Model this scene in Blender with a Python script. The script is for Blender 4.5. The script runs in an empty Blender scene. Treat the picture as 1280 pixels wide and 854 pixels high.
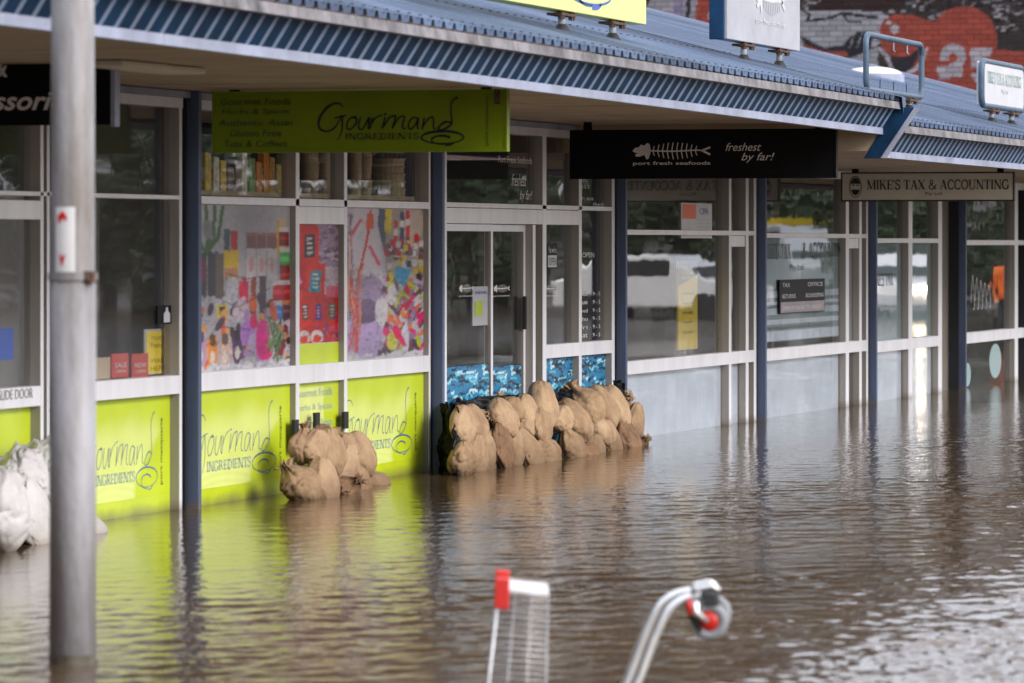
import bpy, math, random
import numpy as np
from mathutils import Vector, Matrix, noise
random.seed(7); rng = np.random.default_rng(7)
S = bpy.context.scene
COL = S.collection

# ------------------------------------------------------------------ camera
F_PX = 6000.0                      # focal length in photograph pixels (long telephoto)
ANG = math.atan(1747.0 / F_PX)     # angle between the view and the shop fronts
CA, SA = math.cos(ANG), math.sin(ANG)
EYE, DIST = 1.6, 9.95              # eye above the flood, distance out from the shop fronts
HOR = 304.0
cam_d = bpy.data.cameras.new('camera'); cam = bpy.data.objects.new('camera', cam_d); COL.objects.link(cam)
cam.location = (0, -DIST, EYE)
cam.rotation_euler = (math.pi / 2, 0, ANG - math.pi / 2)
cam_d.sensor_width = 36; cam_d.lens = F_PX / 1280 * 36
cam_d.shift_y = -(427 - HOR) / 1280
cam_d.clip_start = 0.5; cam_d.clip_end = 3000
cam_d.dof.use_dof = True; cam_d.dof.focus_distance = 36.5; cam_d.dof.aperture_fstop = 4.6
S.camera = cam

# ------------------------------------------------------------------ world, sun, exposure
W = bpy.data.worlds.new('World'); S.world = W; W.use_nodes = True
nt = W.node_tree; nt.nodes.clear()
out = nt.nodes.new('ShaderNodeOutputWorld')
sky = nt.nodes.new('ShaderNodeTexSky'); sky.sky_type = 'NISHITA'; sky.sun_disc = False
sky.sun_elevation = math.radians(32); sky.sun_rotation = math.radians(200)
sky.dust_density = 3.0
bg1 = nt.nodes.new('ShaderNodeBackground'); bg1.inputs[1].default_value = 0.05
bg2 = nt.nodes.new('ShaderNodeBackground')       # the cloud deck: even grey with soft cloud texture
tc = nt.nodes.new('ShaderNodeTexCoord'); nz = nt.nodes.new('ShaderNodeTexNoise'); nz.inputs['Scale'].default_value = 5.0
nz.inputs['Detail'].default_value = 5
mp = nt.nodes.new('ShaderNodeMapping'); mp.inputs['Scale'].default_value = (1, 1, 4)
cr = nt.nodes.new('ShaderNodeValToRGB')
cr.color_ramp.elements[0].position = 0.3; cr.color_ramp.elements[0].color = (0.60, 0.60, 0.68, 1)
cr.color_ramp.elements[1].position = 0.7; cr.color_ramp.elements[1].color = (0.88, 0.90, 0.95, 1)
L = nt.links
L.new(tc.outputs['Generated'], mp.inputs[0]); L.new(mp.outputs[0], nz.inputs[0]); L.new(nz.outputs[0], cr.inputs[0])
L.new(cr.outputs[0], bg2.inputs[0])
sx = nt.nodes.new('ShaderNodeSeparateXYZ'); L.new(tc.outputs['Generated'], sx.inputs[0])
mr = nt.nodes.new('ShaderNodeMapRange'); mr.inputs[1].default_value = 0.0; mr.inputs[2].default_value = 1.0; mr.inputs[3].default_value = .76; mr.inputs[4].default_value = 1.12
L.new(sx.outputs['Z'], mr.inputs[0]); L.new(mr.outputs[0], bg2.inputs[1])
L.new(sky.outputs[0], bg1.inputs[0])
ad = nt.nodes.new('ShaderNodeAddShader'); L.new(bg1.outputs[0], ad.inputs[0]); L.new(bg2.outputs[0], ad.inputs[1])
L.new(ad.outputs[0], out.inputs[0])
sd = bpy.data.lights.new('sun', 'SUN'); sd.energy = 1.4; sd.angle = math.radians(25); sd.color = (1, .96, .92)
sun = bpy.data.objects.new('sun', sd); COL.objects.link(sun)
sun.rotation_euler = (math.radians(58), 0, math.radians(-20))
S.view_settings.view_transform = 'Standard'; S.view_settings.look = 'None'
S.view_settings.exposure = 0.95; S.view_settings.gamma = 1
S.render.film_transparent = False

# ------------------------------------------------------------------ measuring helpers (photograph pixel -> place)
def X_at(px, y=0.0):
    k = (px - 640) / F_PX; q = y + DIST
    return q * (CA + k * SA) / (SA - k * CA)
def Y_at(px, x):
    k = (px - 640) / F_PX
    return x * (SA - k * CA) / (CA + k * SA) - DIST
def Zc(x, y): return x * CA + (y + DIST) * SA
def H_at(px, py, y=0.0):
    return EYE + (HOR - py) * Zc(X_at(px, y), y) / F_PX
def PT(px, py, Z):                  # point at camera depth Z
    X = (px - 640) / F_PX * Z
    return Vector((Z * CA + X * SA, -DIST + Z * SA - X * CA, EYE + (HOR - py) * Z / F_PX))

# ------------------------------------------------------------------ materials
def _mat(name):
    m = bpy.data.materials.new(name); m.use_nodes = True
    return m, m.node_tree, m.node_tree.nodes['Principled BSDF']
def mat(name, rgb, rough=.5, var=.12, scale=6, bump=0, bscale=60, metal=0, spec=.5, rgb2=None, streak=False, coat=0, silt=None):
    m, t, b = _mat(name)
    b.inputs['Roughness'].default_value = rough; b.inputs['Metallic'].default_value = metal
    b.inputs['Specular IOR Level'].default_value = spec
    b.inputs['Coat Weight'].default_value = coat
    g = t.nodes.new('ShaderNodeNewGeometry'); mpn = t.nodes.new('ShaderNodeMapping')
    t.links.new(g.outputs['Position'], mpn.inputs[0])
    mpn.inputs['Scale'].default_value = (1, 1, .15) if streak else (1, 1, 1)
    n = t.nodes.new('ShaderNodeTexNoise'); n.inputs['Scale'].default_value = scale; n.inputs['Detail'].default_value = 8
    n.inputs['Roughness'].default_value = .65
    t.links.new(mpn.outputs[0], n.inputs[0])
    r = t.nodes.new('ShaderNodeValToRGB')
    c2 = rgb2 if rgb2 else tuple(c * (1 - var * 2.2) for c in rgb)
    r.color_ramp.elements[0].position = .32; r.color_ramp.elements[0].color = (*[max(0, c) for c in c2], 1)
    r.color_ramp.elements[1].position = .62; r.color_ramp.elements[1].color = (*[min(1, c * (1 + var * .4)) for c in rgb], 1)
    t.links.new(n.outputs[0], r.inputs[0]); col_out = r.outputs[0]
    if silt:                                   # mud line left by the flood, up to a wavering height
        h_, c_ = silt; sp = t.nodes.new('ShaderNodeSeparateXYZ'); t.links.new(g.outputs['Position'], sp.inputs[0])
        n4 = t.nodes.new('ShaderNodeTexNoise'); n4.inputs['Scale'].default_value = 5; n4.inputs['Detail'].default_value = 6; t.links.new(g.outputs['Position'], n4.inputs[0])
        ma = t.nodes.new('ShaderNodeMath'); ma.operation = 'MULTIPLY_ADD'; t.links.new(n4.outputs[0], ma.inputs[0]); ma.inputs[1].default_value = -h_ * 1.2; t.links.new(sp.outputs['Z'], ma.inputs[2])
        mr = t.nodes.new('ShaderNodeMapRange'); mr.inputs[1].default_value = h_ * .35; mr.inputs[2].default_value = -h_ * .75; mr.inputs[3].default_value = 0; mr.inputs[4].default_value = .75
        t.links.new(ma.outputs[0], mr.inputs[0]); mxs = t.nodes.new('ShaderNodeMix'); mxs.data_type = 'RGBA'; t.links.new(mr.outputs[0], mxs.inputs[0])
        t.links.new(col_out, mxs.inputs[6]); mxs.inputs[7].default_value = (*c_, 1); col_out = mxs.outputs[2]
    t.links.new(col_out, b.inputs['Base Color'])
    if bump:
        n2 = t.nodes.new('ShaderNodeTexNoise'); n2.inputs['Scale'].default_value = bscale; n2.inputs['Detail'].default_value = 5
        t.links.new(g.outputs['Position'], n2.inputs[0])
        bp = t.nodes.new('ShaderNodeBump'); bp.inputs['Strength'].default_value = bump; bp.inputs['Distance'].default_value = .02
        t.links.new(n2.outputs[0], bp.inputs['Height']); t.links.new(bp.outputs[0], b.inputs['Normal'])
    return m
def glass_mat(name, tint=(.96, .97, .98)):
    m = bpy.data.materials.new(name); m.use_nodes = True; t = m.node_tree; t.nodes.clear()
    o = t.nodes.new('ShaderNodeOutputMaterial'); mx = t.nodes.new('ShaderNodeMixShader')
    # reflectance from the angle alone, the same for both faces of the pane
    g0 = t.nodes.new('ShaderNodeNewGeometry'); dt = t.nodes.new('ShaderNodeVectorMath'); dt.operation = 'DOT_PRODUCT'
    t.links.new(g0.outputs['Normal'], dt.inputs[0]); t.links.new(g0.outputs['Incoming'], dt.inputs[1])
    def mth(op, a, b=0.0):
        n_ = t.nodes.new('ShaderNodeMath'); n_.operation = op
        for i_, v_ in enumerate((a, b)):
            if isinstance(v_, (int, float)): n_.inputs[i_].default_value = v_
            else: t.links.new(v_, n_.inputs[i_])
        return n_.outputs[0]
    frv = mth('ADD', mth('MULTIPLY', mth('POWER', mth('SUBTRACT', 1.0, mth('ABSOLUTE', dt.outputs['Value'])), 5.0), .96), .04)
    tr = t.nodes.new('ShaderNodeBsdfTransparent'); tr.inputs[0].default_value = (*tint, 1)
    gl = t.nodes.new('ShaderNodeBsdfGlossy'); gl.inputs['Roughness'].default_value = .012
    g = t.nodes.new('ShaderNodeNewGeometry'); n = t.nodes.new('ShaderNodeTexNoise'); n.inputs['Scale'].default_value = 1.3
    bp = t.nodes.new('ShaderNodeBump'); bp.inputs['Strength'].default_value = .10; bp.inputs['Distance'].default_value = .01
    t.links.new(g.outputs['Position'], n.inputs[0]); t.links.new(n.outputs[0], bp.inputs['Height']); t.links.new(bp.outputs[0], gl.inputs['Normal'])
    t.links.new(frv, mx.inputs[0]); t.links.new(tr.outputs[0], mx.inputs[1]); t.links.new(gl.outputs[0], mx.inputs[2])
    t.links.new(mx.outputs[0], o.inputs[0])
    return m
def attr_mat(name, rough=.4, coat=0, bump=0):
    m, t, b = _mat(name); a = t.nodes.new('ShaderNodeAttribute'); a.attribute_name = 'print'
    g = t.nodes.new('ShaderNodeNewGeometry'); n = t.nodes.new('ShaderNodeTexNoise'); n.inputs['Scale'].default_value = 40 if bump else 3
    n.inputs['Detail'].default_value = 6
    t.links.new(g.outputs['Position'], n.inputs[0])
    r = t.nodes.new('ShaderNodeMapRange'); r.inputs[3].default_value = .84 if not bump else .7; r.inputs[4].default_value = 1.08
    t.links.new(n.outputs[0], r.inputs[0])
    mx = t.nodes.new('ShaderNodeVectorMath'); mx.operation = 'SCALE'
    t.links.new(a.outputs['Color'], mx.inputs[0]); t.links.new(r.outputs[0], mx.inputs['Scale'])
    t.links.new(mx.outputs[0], b.inputs['Base Color']); b.inputs['Roughness'].default_value = rough; b.inputs['Specular IOR Level'].default_value = .22
    b.inputs['Coat Weight'].default_value = coat
    if bump:
        bp = t.nodes.new('ShaderNodeBump'); bp.inputs['Strength'].default_value = bump; bp.inputs['Distance'].default_value = .01
        t.links.new(n.outputs[0], bp.inputs['Height']); t.links.new(bp.outputs[0], b.inputs['Normal'])
    return m
M = {}
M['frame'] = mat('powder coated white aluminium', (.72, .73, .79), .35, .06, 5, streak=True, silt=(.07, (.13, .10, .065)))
M['reveal'] = mat('grey brown aluminium and shaded frame sides', (.28, .26, .24), .4, .08, 5, streak=True, silt=(.07, (.13, .10, .065)))  # shade put into the colour of the white frame sides; fittings share it
M['post'] = mat('slate blue steel paint', (.085, .115, .20), .5, .16, 4, bump=.1, streak=True, spec=.3, silt=(.07, (.13, .10, .065)))
M['gap'] = mat('dark joint', (.012, .014, .02), .6)
M['soffit'] = mat('painted fibre cement soffit', (.40, .32, .235), .7, .10, 2.2)
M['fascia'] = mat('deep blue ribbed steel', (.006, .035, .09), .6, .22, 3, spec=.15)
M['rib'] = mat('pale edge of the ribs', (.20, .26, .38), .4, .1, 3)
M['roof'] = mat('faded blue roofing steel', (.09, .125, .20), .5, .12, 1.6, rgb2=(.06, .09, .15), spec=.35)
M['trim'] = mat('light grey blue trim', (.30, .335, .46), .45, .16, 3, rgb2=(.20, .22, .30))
M['roofpan'] = mat('shade darkened roofing pans', (.055, .08, .135), .6, .25, 3, rgb2=(.03, .045, .08), spec=.3)  # darker than the crowns: shade between the ribs put into the colour
M['gutter'] = mat('weathered grey gutter', (.19, .18, .195), .6, .3, 5, rgb2=(.04, .036, .036))
M['glass'] = glass_mat('window glass')
M['inside'] = mat('dim shop interior', (.22, .21, .20), .8, .2, 1.5)
M['insidedark'] = mat('dark shop interior', (.035, .035, .035), .8, .2, 1.5)
M['blind'] = mat('grey roller blind', (.24, .23, .23), .8, .08, 1.2)
M['lime'] = mat('lime green vinyl', (.50, .62, .02), .28, .05, 3, silt=(.07, (.13, .10, .065)))
M['limepale'] = mat('pale lime brush print', (.70, .78, .22), .25, .05, 3)
M['limesign'] = mat('lime green sign sheet', (.17, .24, .006), .4, .06, 2, spec=.2)
M['yellow'] = mat('pale lemon sign sheet', (.66, .72, .22), .4, .04, 3)
M['blueink'] = mat('blue lettering', (.03, .08, .35), .4, .05)
M['paleink'] = mat('pale blue grey lettering', (.35, .46, .42), .4, .05)
M['blackink'] = mat('black lettering', (.006, .008, .012), .4, .05)
M['darkink'] = mat('dark green lettering', (.035, .05, .012), .4, .05)
M['blacksign'] = mat('black sign sheet', (.004, .004, .005), .5, .1, spec=.12)
M['cream'] = mat('cream sign sheet', (.58, .54, .46), .5, .05)
M['whiteink'] = mat('off white lettering', (.62, .60, .60), .5, .05)
M['whitebox'] = mat('white light box', (.50, .51, .55), .4, .05, 3)
M['greysign'] = mat('light grey sign sheet', (.36, .37, .42), .45, .10, 2)
M['steelblue'] = mat('blue grey tube paint', (.06, .10, .15), .5, .2, 8)
M['tubegrey'] = mat('pale weathered tube', (.30, .34, .38), .45, .2, 8)
M['rust'] = mat('rusty bolts', (.10, .055, .035), .8, .4, 40)
M['rubber'] = mat('black rubber', (.015, .015, .016), .7, .2)
M['galv'] = mat('galvanised steel', (.26, .26, .28), .6, .14, 9, bump=.15, bscale=30, metal=.15, rgb2=(.13, .115, .10), streak=True)
M['chrome'] = mat('chromed tube', (.72, .73, .74), .28, .06, 20, metal=.85)
M['wire'] = mat('galvanised wire', (.48, .49, .51), .4, .1, 20, metal=.6)
M['red'] = mat('red plastic', (.50, .016, .010), .35, .06)
M['redink'] = mat('red print', (.55, .05, .03), .5, .1)
M['tyre'] = mat('grey castor tyre', (.24, .25, .27), .6, .1)
M['orange'] = mat('peach plastic', (.80, .38, .16), .5, .08)
M['white'] = mat('white plastic', (.62, .62, .63), .35, .03)
M['sack'] = mat('tan hessian', (.35, .245, .15), .95, .16, 7, bump=.55, bscale=26, spec=.08, rgb2=(.235, .15, .095), silt=(.24, (.12, .075, .045)))
M['sack2'] = mat('pale tan hessian', (.42, .30, .19), .95, .12, 7, bump=.55, bscale=26, spec=.08, rgb2=(.32, .21, .135), silt=(.24, (.13, .08, .05)))
M['sackdark'] = mat('wet brown hessian', (.21, .125, .075), .9, .2, 7, bump=.4, bscale=26, spec=.15)
M['sackwhite'] = mat('white woven bag', (.50, .49, .50), .7, .08, 6, bump=.3, bscale=30, silt=(.14, (.22, .18, .13)))
M['blackplastic'] = mat('black builder film', (.006, .006, .008), .3, .2, bump=.5, bscale=9, spec=.08)
M['clearplastic'] = mat('milky plastic sheet', (.42, .43, .40), .35, .12, 5, bump=.5, bscale=7)
M['card'] = mat('kraft card', (.50, .38, .26), .8, .08)
M['foliage'] = mat('leaves', (.055, .085, .028), .6, .4, 1.2)
M['bark'] = mat('bark', (.10, .08, .06), .9, .2, 6)

# ------------------------------------------------------------------ mesh helpers
class MB:
    def __init__(s): s.v = []; s.f = []; s.m = []; s.cur = 0
    def add(s, vs, fs):
        o = len(s.v); s.v += [tuple(v) for v in vs]
        for f in fs: s.f.append(tuple(i + o for i in f)); s.m.append(s.cur)
        return s
    def box(s, x0, x1, y0, y1, z0, z1):
        vs = [(x, y, z) for z in (z0, z1) for y in (y0, y1) for x in (x0, x1)]
        return s.add(vs, [(0, 2, 3, 1), (4, 5, 7, 6), (0, 1, 5, 4), (2, 6, 7, 3), (0, 4, 6, 2), (1, 3, 7, 5)])
    def quad(s, a, b, c, d): return s.add([a, b, c, d], [(0, 1, 2, 3)])
    def tube(s, pts, r, n=8, cap=True):
        pts = [Vector(p) for p in pts]; rs = r if isinstance(r, (list, tuple)) else [r] * len(pts)
        up = None; rings = []
        for i, p in enumerate(pts):
            d = (pts[min(i + 1, len(pts) - 1)] - pts[max(i - 1, 0)]).normalized()
            if up is None: up = d.orthogonal().normalized()
            up = (up - d * up.dot(d)).normalized(); w = d.cross(up)
            rings.append([p + (up * math.cos(2 * math.pi * k / n) + w * math.sin(2 * math.pi * k / n)) * rs[i] for k in range(n)])
        vs = [v for rg in rings for v in rg]; fs = []
        for i in range(len(pts) - 1):
            for k in range(n):
                fs.append((i * n + k, i * n + (k + 1) % n, (i + 1) * n + (k + 1) % n, (i + 1) * n + k))
        if cap: fs += [tuple(range(n))[::-1], tuple((len(pts) - 1) * n + k for k in range(n))]
        return s.add(vs, fs)
    def prism(s, prof, x0, x1):          # (y,z) outline pushed along x
        n = len(prof); vs = [(x0, y, z) for y, z in prof] + [(x1, y, z) for y, z in prof]
        fs = [(i, (i + 1) % n, n + (i + 1) % n, n + i) for i in range(n)] + [tuple(range(n))[::-1], tuple(range(n, 2 * n))]
        return s.add(vs, fs)
    def build(s, name, mats, parent=None, smooth=False, bevel=0):
        me = bpy.data.meshes.new(name); me.from_pydata(s.v, [], s.f); me.validate()
        for m in (mats if isinstance(mats, (list, tuple)) else [mats]): me.materials.append(m)
        if len(me.polygons) == len(s.m): me.polygons.foreach_set('material_index', s.m)
        if smooth: me.polygons.foreach_set('use_smooth', [True] * len(me.polygons))
        return link(name, me, parent, bevel)
def link(name, me, parent=None, bevel=0):
    o = bpy.data.objects.new(name, me); COL.objects.link(o)
    if parent is not None:
        o.parent = parent
        o.matrix_parent_inverse = parent_mat(parent).inverted()
    if bevel:
        b = o.modifiers.new('bevel', 'BEVEL'); b.width = bevel; b.segments = 2; b.limit_method = 'ANGLE'
    return o
def parent_mat(p):
    m = Matrix.LocRotScale(p.location, p.rotation_euler, p.scale)
    if p.parent: m = parent_mat(p.parent) @ p.matrix_parent_inverse @ m
    return m
def tag(o, label=None, cat=None, group=None, kind=None):
    if label: o['label'] = label
    if cat: o['category'] = cat
    if group: o['group'] = group
    if kind: o['kind'] = kind
    return o
def thing(name, label, cat, loc=(0, 0, 0), group=None):
    o = bpy.data.objects.new(name, None); COL.objects.link(o); o.location = loc; o.empty_display_size = .1
    return tag(o, label, cat, group)

class Frame:                              # a flat drawing frame: origin, right, up, outward normal
    def __init__(s, o, u, v, n): s.o, s.u, s.v, s.n = Vector(o), Vector(u), Vector(v), Vector(n)
    def p(s, a, b, d=.003): return s.o + s.u * a + s.v * b + s.n * d
def facade_frame(x, y, z): return Frame((x, y, z), (1, 0, 0), (0, 0, 1), (0, -1, 0))
def blade_frame(x, y, z): return Frame((x, y, z), (0, -1, 0), (0, 0, 1), (-1, 0, 0))

def ribbon(mb, fr, pts, w, d=.003):       # flat brush stroke; w may vary along the stroke
    n = len(pts); ws = w if isinstance(w, (list, tuple)) else [w] * n
    ws = [ws[min(int(i * len(ws) / n), len(ws) - 1)] for i in range(n)]
    P = [Vector((p[0], p[1])) for p in pts]; Lf = []; Rt = []
    for i in range(n):
        t = (P[min(i + 1, n - 1)] - P[max(i - 1, 0)])
        t = t.normalized() if t.length > 0 else Vector((1, 0)); nn = Vector((-t.y, t.x))
        Lf.append(P[i] + nn * ws[i] / 2); Rt.append(P[i] - nn * ws[i] / 2)
    vs = [fr.p(a.x, a.y, d) for a in Lf] + [fr.p(a.x, a.y, d) for a in Rt]
    mb.add(vs, [(i, i + 1, n + i + 1, n + i) for i in range(n - 1)])
def smooth_pts(pts, k=6):
    if len(pts) < 3: return pts
    o = []; P = [pts[0]] + list(pts) + [pts[-1]]
    for i in range(1, len(P) - 2):
        for j in range(k):
            t = j / k; a, b, c, d = P[i - 1], P[i], P[i + 1], P[i + 2]
            o.append(tuple(.5 * (2 * b[q] + (c[q] - a[q]) * t + (2 * a[q] - 5 * b[q] + 4 * c[q] - d[q]) * t * t + (3 * b[q] - a[q] - 3 * c[q] + d[q]) * t ** 3) for q in (0, 1)))
    o.append(tuple(pts[-1])); return o

def text_mesh(txt, fr, a0, b0, w, h, name, m, parent, d=.004, shear=0, bold=0, depth=None):
    cu = bpy.data.curves.new(name, 'FONT'); cu.body = txt; cu.resolution_u = 3; cu.offset = bold; cu.shear = shear
    o = bpy.data.objects.new('tmp_text', cu); COL.objects.link(o)
    dg = bpy.context.evaluated_depsgraph_get(); me = bpy.data.meshes.new_from_object(o.evaluated_get(dg))
    bpy.data.objects.remove(o); bpy.data.curves.remove(cu)
    n = len(me.vertices); co = np.zeros(n * 3, np.float32); me.vertices.foreach_get('co', co); co = co.reshape(-1, 3)
    mn, mx = co.min(0), co.max(0); co = (co - mn) / np.maximum(mx - mn, 1e-5)
    out = np.array([fr.p(a0 + c[0] * w, b0 + c[1] * h, d) for c in co], np.float32)
    me.vertices.foreach_set('co', out.ravel()); me.materials.clear(); me.materials.append(m); me.name = name; me.update()
    return link(name, me, parent)

# serif capitals as thick and thin strokes in a unit box (x 0..w, y 0..1)
def _arc(cx, cy, rx, ry, a0, a1, n=10):
    return [(cx + rx * math.cos(math.radians(a0 + (a1 - a0) * i / n)), cy + ry * math.sin(math.radians(a0 + (a1 - a0) * i / n))) for i in range(n + 1)]
K, T = .17, .07
def _st(x, k=K): return [([(x, 0), (x, 1)], k), ([(x - .14, .03), (x + .14, .03)], .06), ([(x - .14, .97), (x + .14, .97)], .06)]
SERIF = {
 'M': (1.0, _st(.14, T) + _st(.84) + [([(.14, 1), (.48, .05)], K), ([(.48, .05), (.84, 1)], T)]),
 'I': (.34, _st(.17)), 'N': (.84, _st(.14, T) + _st(.7, T) + [([(.12, 1), (.7, 0)], K)]),
 'K': (.8, _st(.16) + [([(.2, .42), (.62, 1)], T), ([(.34, .6), (.68, 0)], K), ([(.52, .03), (.8, .03)], .06), ([(.48, .97), (.76, .97)], .06)]),
 'E': (.66, _st(.16) + [([(.16, .97), (.6, .97)], T), ([(.16, .5), (.48, .5)], T), ([(.16, .03), (.62, .03)], T), ([(.6, .97), (.6, .76)], .06), ([(.62, .03), (.62, .26)], .06), ([(.48, .62), (.48, .38)], .06)]),
 'S': (.58, [(smooth_pts([(.5, .74), (.46, .94), (.28, .99), (.1, .86), (.12, .64), (.3, .52), (.48, .38), (.5, .16), (.3, .01), (.1, .07), (.06, .28)]), .13)]),
 'T': (.7, _st(.35) + [([(.04, .97), (.66, .97)], T), ([(.05, .97), (.05, .74)], .06), ([(.65, .97), (.65, .74)], .06)]),
 'A': (.82, [([(.14, 0), (.4, 1)], T), ([(.4, 1), (.68, 0)], K), ([(.24, .34), (.56, .34)], .06), ([(.02, .03), (.26, .03)], .06), ([(.54, .03), (.82, .03)], .06)]),
 'X': (.78, [([(.1, 1), (.66, 0)], K), ([(.64, 1), (.12, 0)], T), ([(.0, .03), (.26, .03)], .06), ([(.52, .03), (.78, .03)], .06), ([(.0, .97), (.24, .97)], .06), ([(.54, .97), (.76, .97)], .06)]),
 'C': (.72, [(_arc(.4, .5, .32, .49, 45, 315, 14), .14), ([(.64, .95), (.64, .68)], .06), ([(.64, .08), (.66, .28)], .06)]),
 'G': (.8, [(_arc(.4, .5, .32, .49, 45, 320, 14), .14), ([(.64, .95), (.64, .68)], .06), ([(.66, .42), (.66, .06)], .14), ([(.5, .42), (.8, .42)], .06)]),
 'O': (.8, [(_arc(.4, .5, .32, .48, 0, 360, 18), .13)]),
 'U': (.8, [([(.16, 1), (.16, .35)], K), (_arc(.4, .32, .25, .31, 180, 360, 10), .1), ([(.65, .3), (.65, 1)], T), ([(.02, .97), (.3, .97)], .06), ([(.52, .97), (.78, .97)], .06)]),
 'R': (.8, _st(.16) + [(_arc(.3, .74, .28, .24, 90, -90, 8), .11), ([(.16, .98), (.32, .98)], T), ([(.16, .5), (.32, .5)], T), ([(.36, .5), (.7, 0)], K)]),
 'D': (.8, _st(.16) + [(_arc(.3, .5, .38, .47, 90, -90, 10), .13), ([(.16, .97), (.32, .97)], T), ([(.16, .03), (.32, .03)], T)]),
 '&': (.86, [(smooth_pts([(.8, .5), (.62, .12), (.34, .0), (.1, .16), (.16, .42), (.44, .66), (.46, .88), (.3, .98), (.18, .82), (.34, .5), (.82, .0)]), .11)]),
 "'": (.22, [([(.11, 1.02), (.09, .76)], .12)]), ' ': (.34, []),
}
def serif(mb, fr, txt, a0, b0, w, h, d=.004):
    tot = sum(SERIF[c][0] for c in txt); x = 0; sx = w / tot
    for c in txt:
        cw, st = SERIF[c]
        for pts, k in st:
            P = [(a0 + (x + p[0]) * sx, b0 + p[1] * h) for p in pts]
            hz = abs(P[0][0] - P[-1][0]) > abs(P[0][1] - P[-1][1]) * 1.2 and len(P) == 2
            ribbon(mb, fr, P, k * (h if hz else sx * .95) if len(P) == 2 else k * (sx * .6 + h * .4), d)
        x += cw

# the looping hand-drawn word logo, drawn in the units of a 1280 x 443 sketch
LOGO = [
 ([(252,128),(232,104),(190,104),(145,140),(108,205),(106,262),(145,292),(200,268),(240,190)], [7,9,12,12,10,8,6]),
 ([(200,203),(235,190),(272,182)], 7), ([(246,186),(247,255),(238,310),(218,350)], [9,8,6,4]),
 ([(332,200),(300,200),(275,240),(280,278),(306,272),(334,228),(326,192),(310,205)], 8),
 ([(358,196),(346,255),(354,280),(376,268),(412,196),(404,262),(412,278)], 8),
 ([(432,200),(414,278)], 8), ([(420,245),(452,200),(488,180)], 7), ([(498,180),(514,174)], 10),
 ([(507,196),(488,276)], 9), ([(498,262),(530,204),(556,190),(570,194),(550,276)], 9), ([(556,256),(588,206),(612,192),(624,198),(610,254),(616,274),(630,274)], 8),
 ([(706,208),(678,200),(652,232),(648,272),(668,276),(694,240),(708,206),(700,262),(708,280)], 8),
 ([(742,202),(730,282)], 8), ([(734,262),(766,214),(792,198),(800,236),(796,270),(812,278)], 8),
 ([(908,242),(876,232),(842,252),(826,284),(856,286),(890,264),(908,238),(904,180),(902,118),(916,84),(942,66)], [9,12,9,8,10,10,8,7,7,8,13]),
 (_arc(852,338,126,42,60,420,30), [6,7,10,13,12,9,6]), (_arc(846,356,60,30,70,330,16)[::-1], [12,10,7,5]),
 ([(868,392),(900,388),(918,374)], 9),
]
def logo(fr, a0, b0, w, h, ink, ink2, parent, d=.004, small='INGREDIENTS', k=1.0):
    mb = MB(); X0, X1, Y0, Y1 = 100., 980., 60., 396.
    f = lambda p: (a0 + (p[0] - X0) / (X1 - X0) * w, b0 + (Y1 - p[1]) / (Y1 - Y0) * h)
    sw = (w / 880 * .5 + h / 336 * .5) * k
    for pts, wd in LOGO:
        P = [f(p) for p in smooth_pts(pts, 4)]
        ribbon(mb, fr, P, [q * sw for q in wd] if isinstance(wd, list) else wd * sw, d)
    mb.build('lettering', ink, parent)
    mb = MB(); p0 = f((262, 348)); p1 = f((712, 306)); serif(mb, fr, small, p0[0], p0[1], p1[0] - p0[0], p1[1] - p0[1], d + .001)
    mb.build('small_lettering', ink2, parent)
def fishbone(fr, a0, b0, w, h, ink, parent, name='fish_emblem', k=1.0, d=.004):
    mb = MB(); r = random.Random(3)
    f = lambda x, y: (a0 + x * w, b0 + y * h)
    t = .035 * h * k + .004 * w
    ribbon(mb, fr, [f(*p) for p in smooth_pts([(.2, .52), (.5, .48), (.8, .53), (.9, .5)])], t * 1.4, d)
    ribbon(mb, fr, [f(.88, .5), f(.99, .68)], t * 2, d); ribbon(mb, fr, [f(.88, .52), f(.99, .3)], t * 2, d)
    for i in range(10):
        x = .27 + i * .06; hh = .18 + .26 * math.sin(math.pi * (i + 1) / 11)
        ribbon(mb, fr, [f(*p) for p in smooth_pts([(x + .01, .5 + hh), (x - .006, .5), (x + .012, .5 - hh)], 4)], t, d + .0005)
    head = [(.0, .5), (.03, .66), (.08, .70), (.11, .84), (.15, .78), (.19, .92), (.22, .85), (.235, .5), (.21, .12), (.18, .05), (.15, .3), (.1, .22), (.05, .2), (.03, .3), (.07, .38), (.03, .42)]
    P = [fr.p(*f(x, y), d) for x, y in head]; c = fr.p(*f(.14, .5), d)
    for i in range(len(P)): mb.add([c, P[i], P[(i + 1) % len(P)]], [(0, 1, 2)])
    return mb.build(name, ink, parent)

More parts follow.
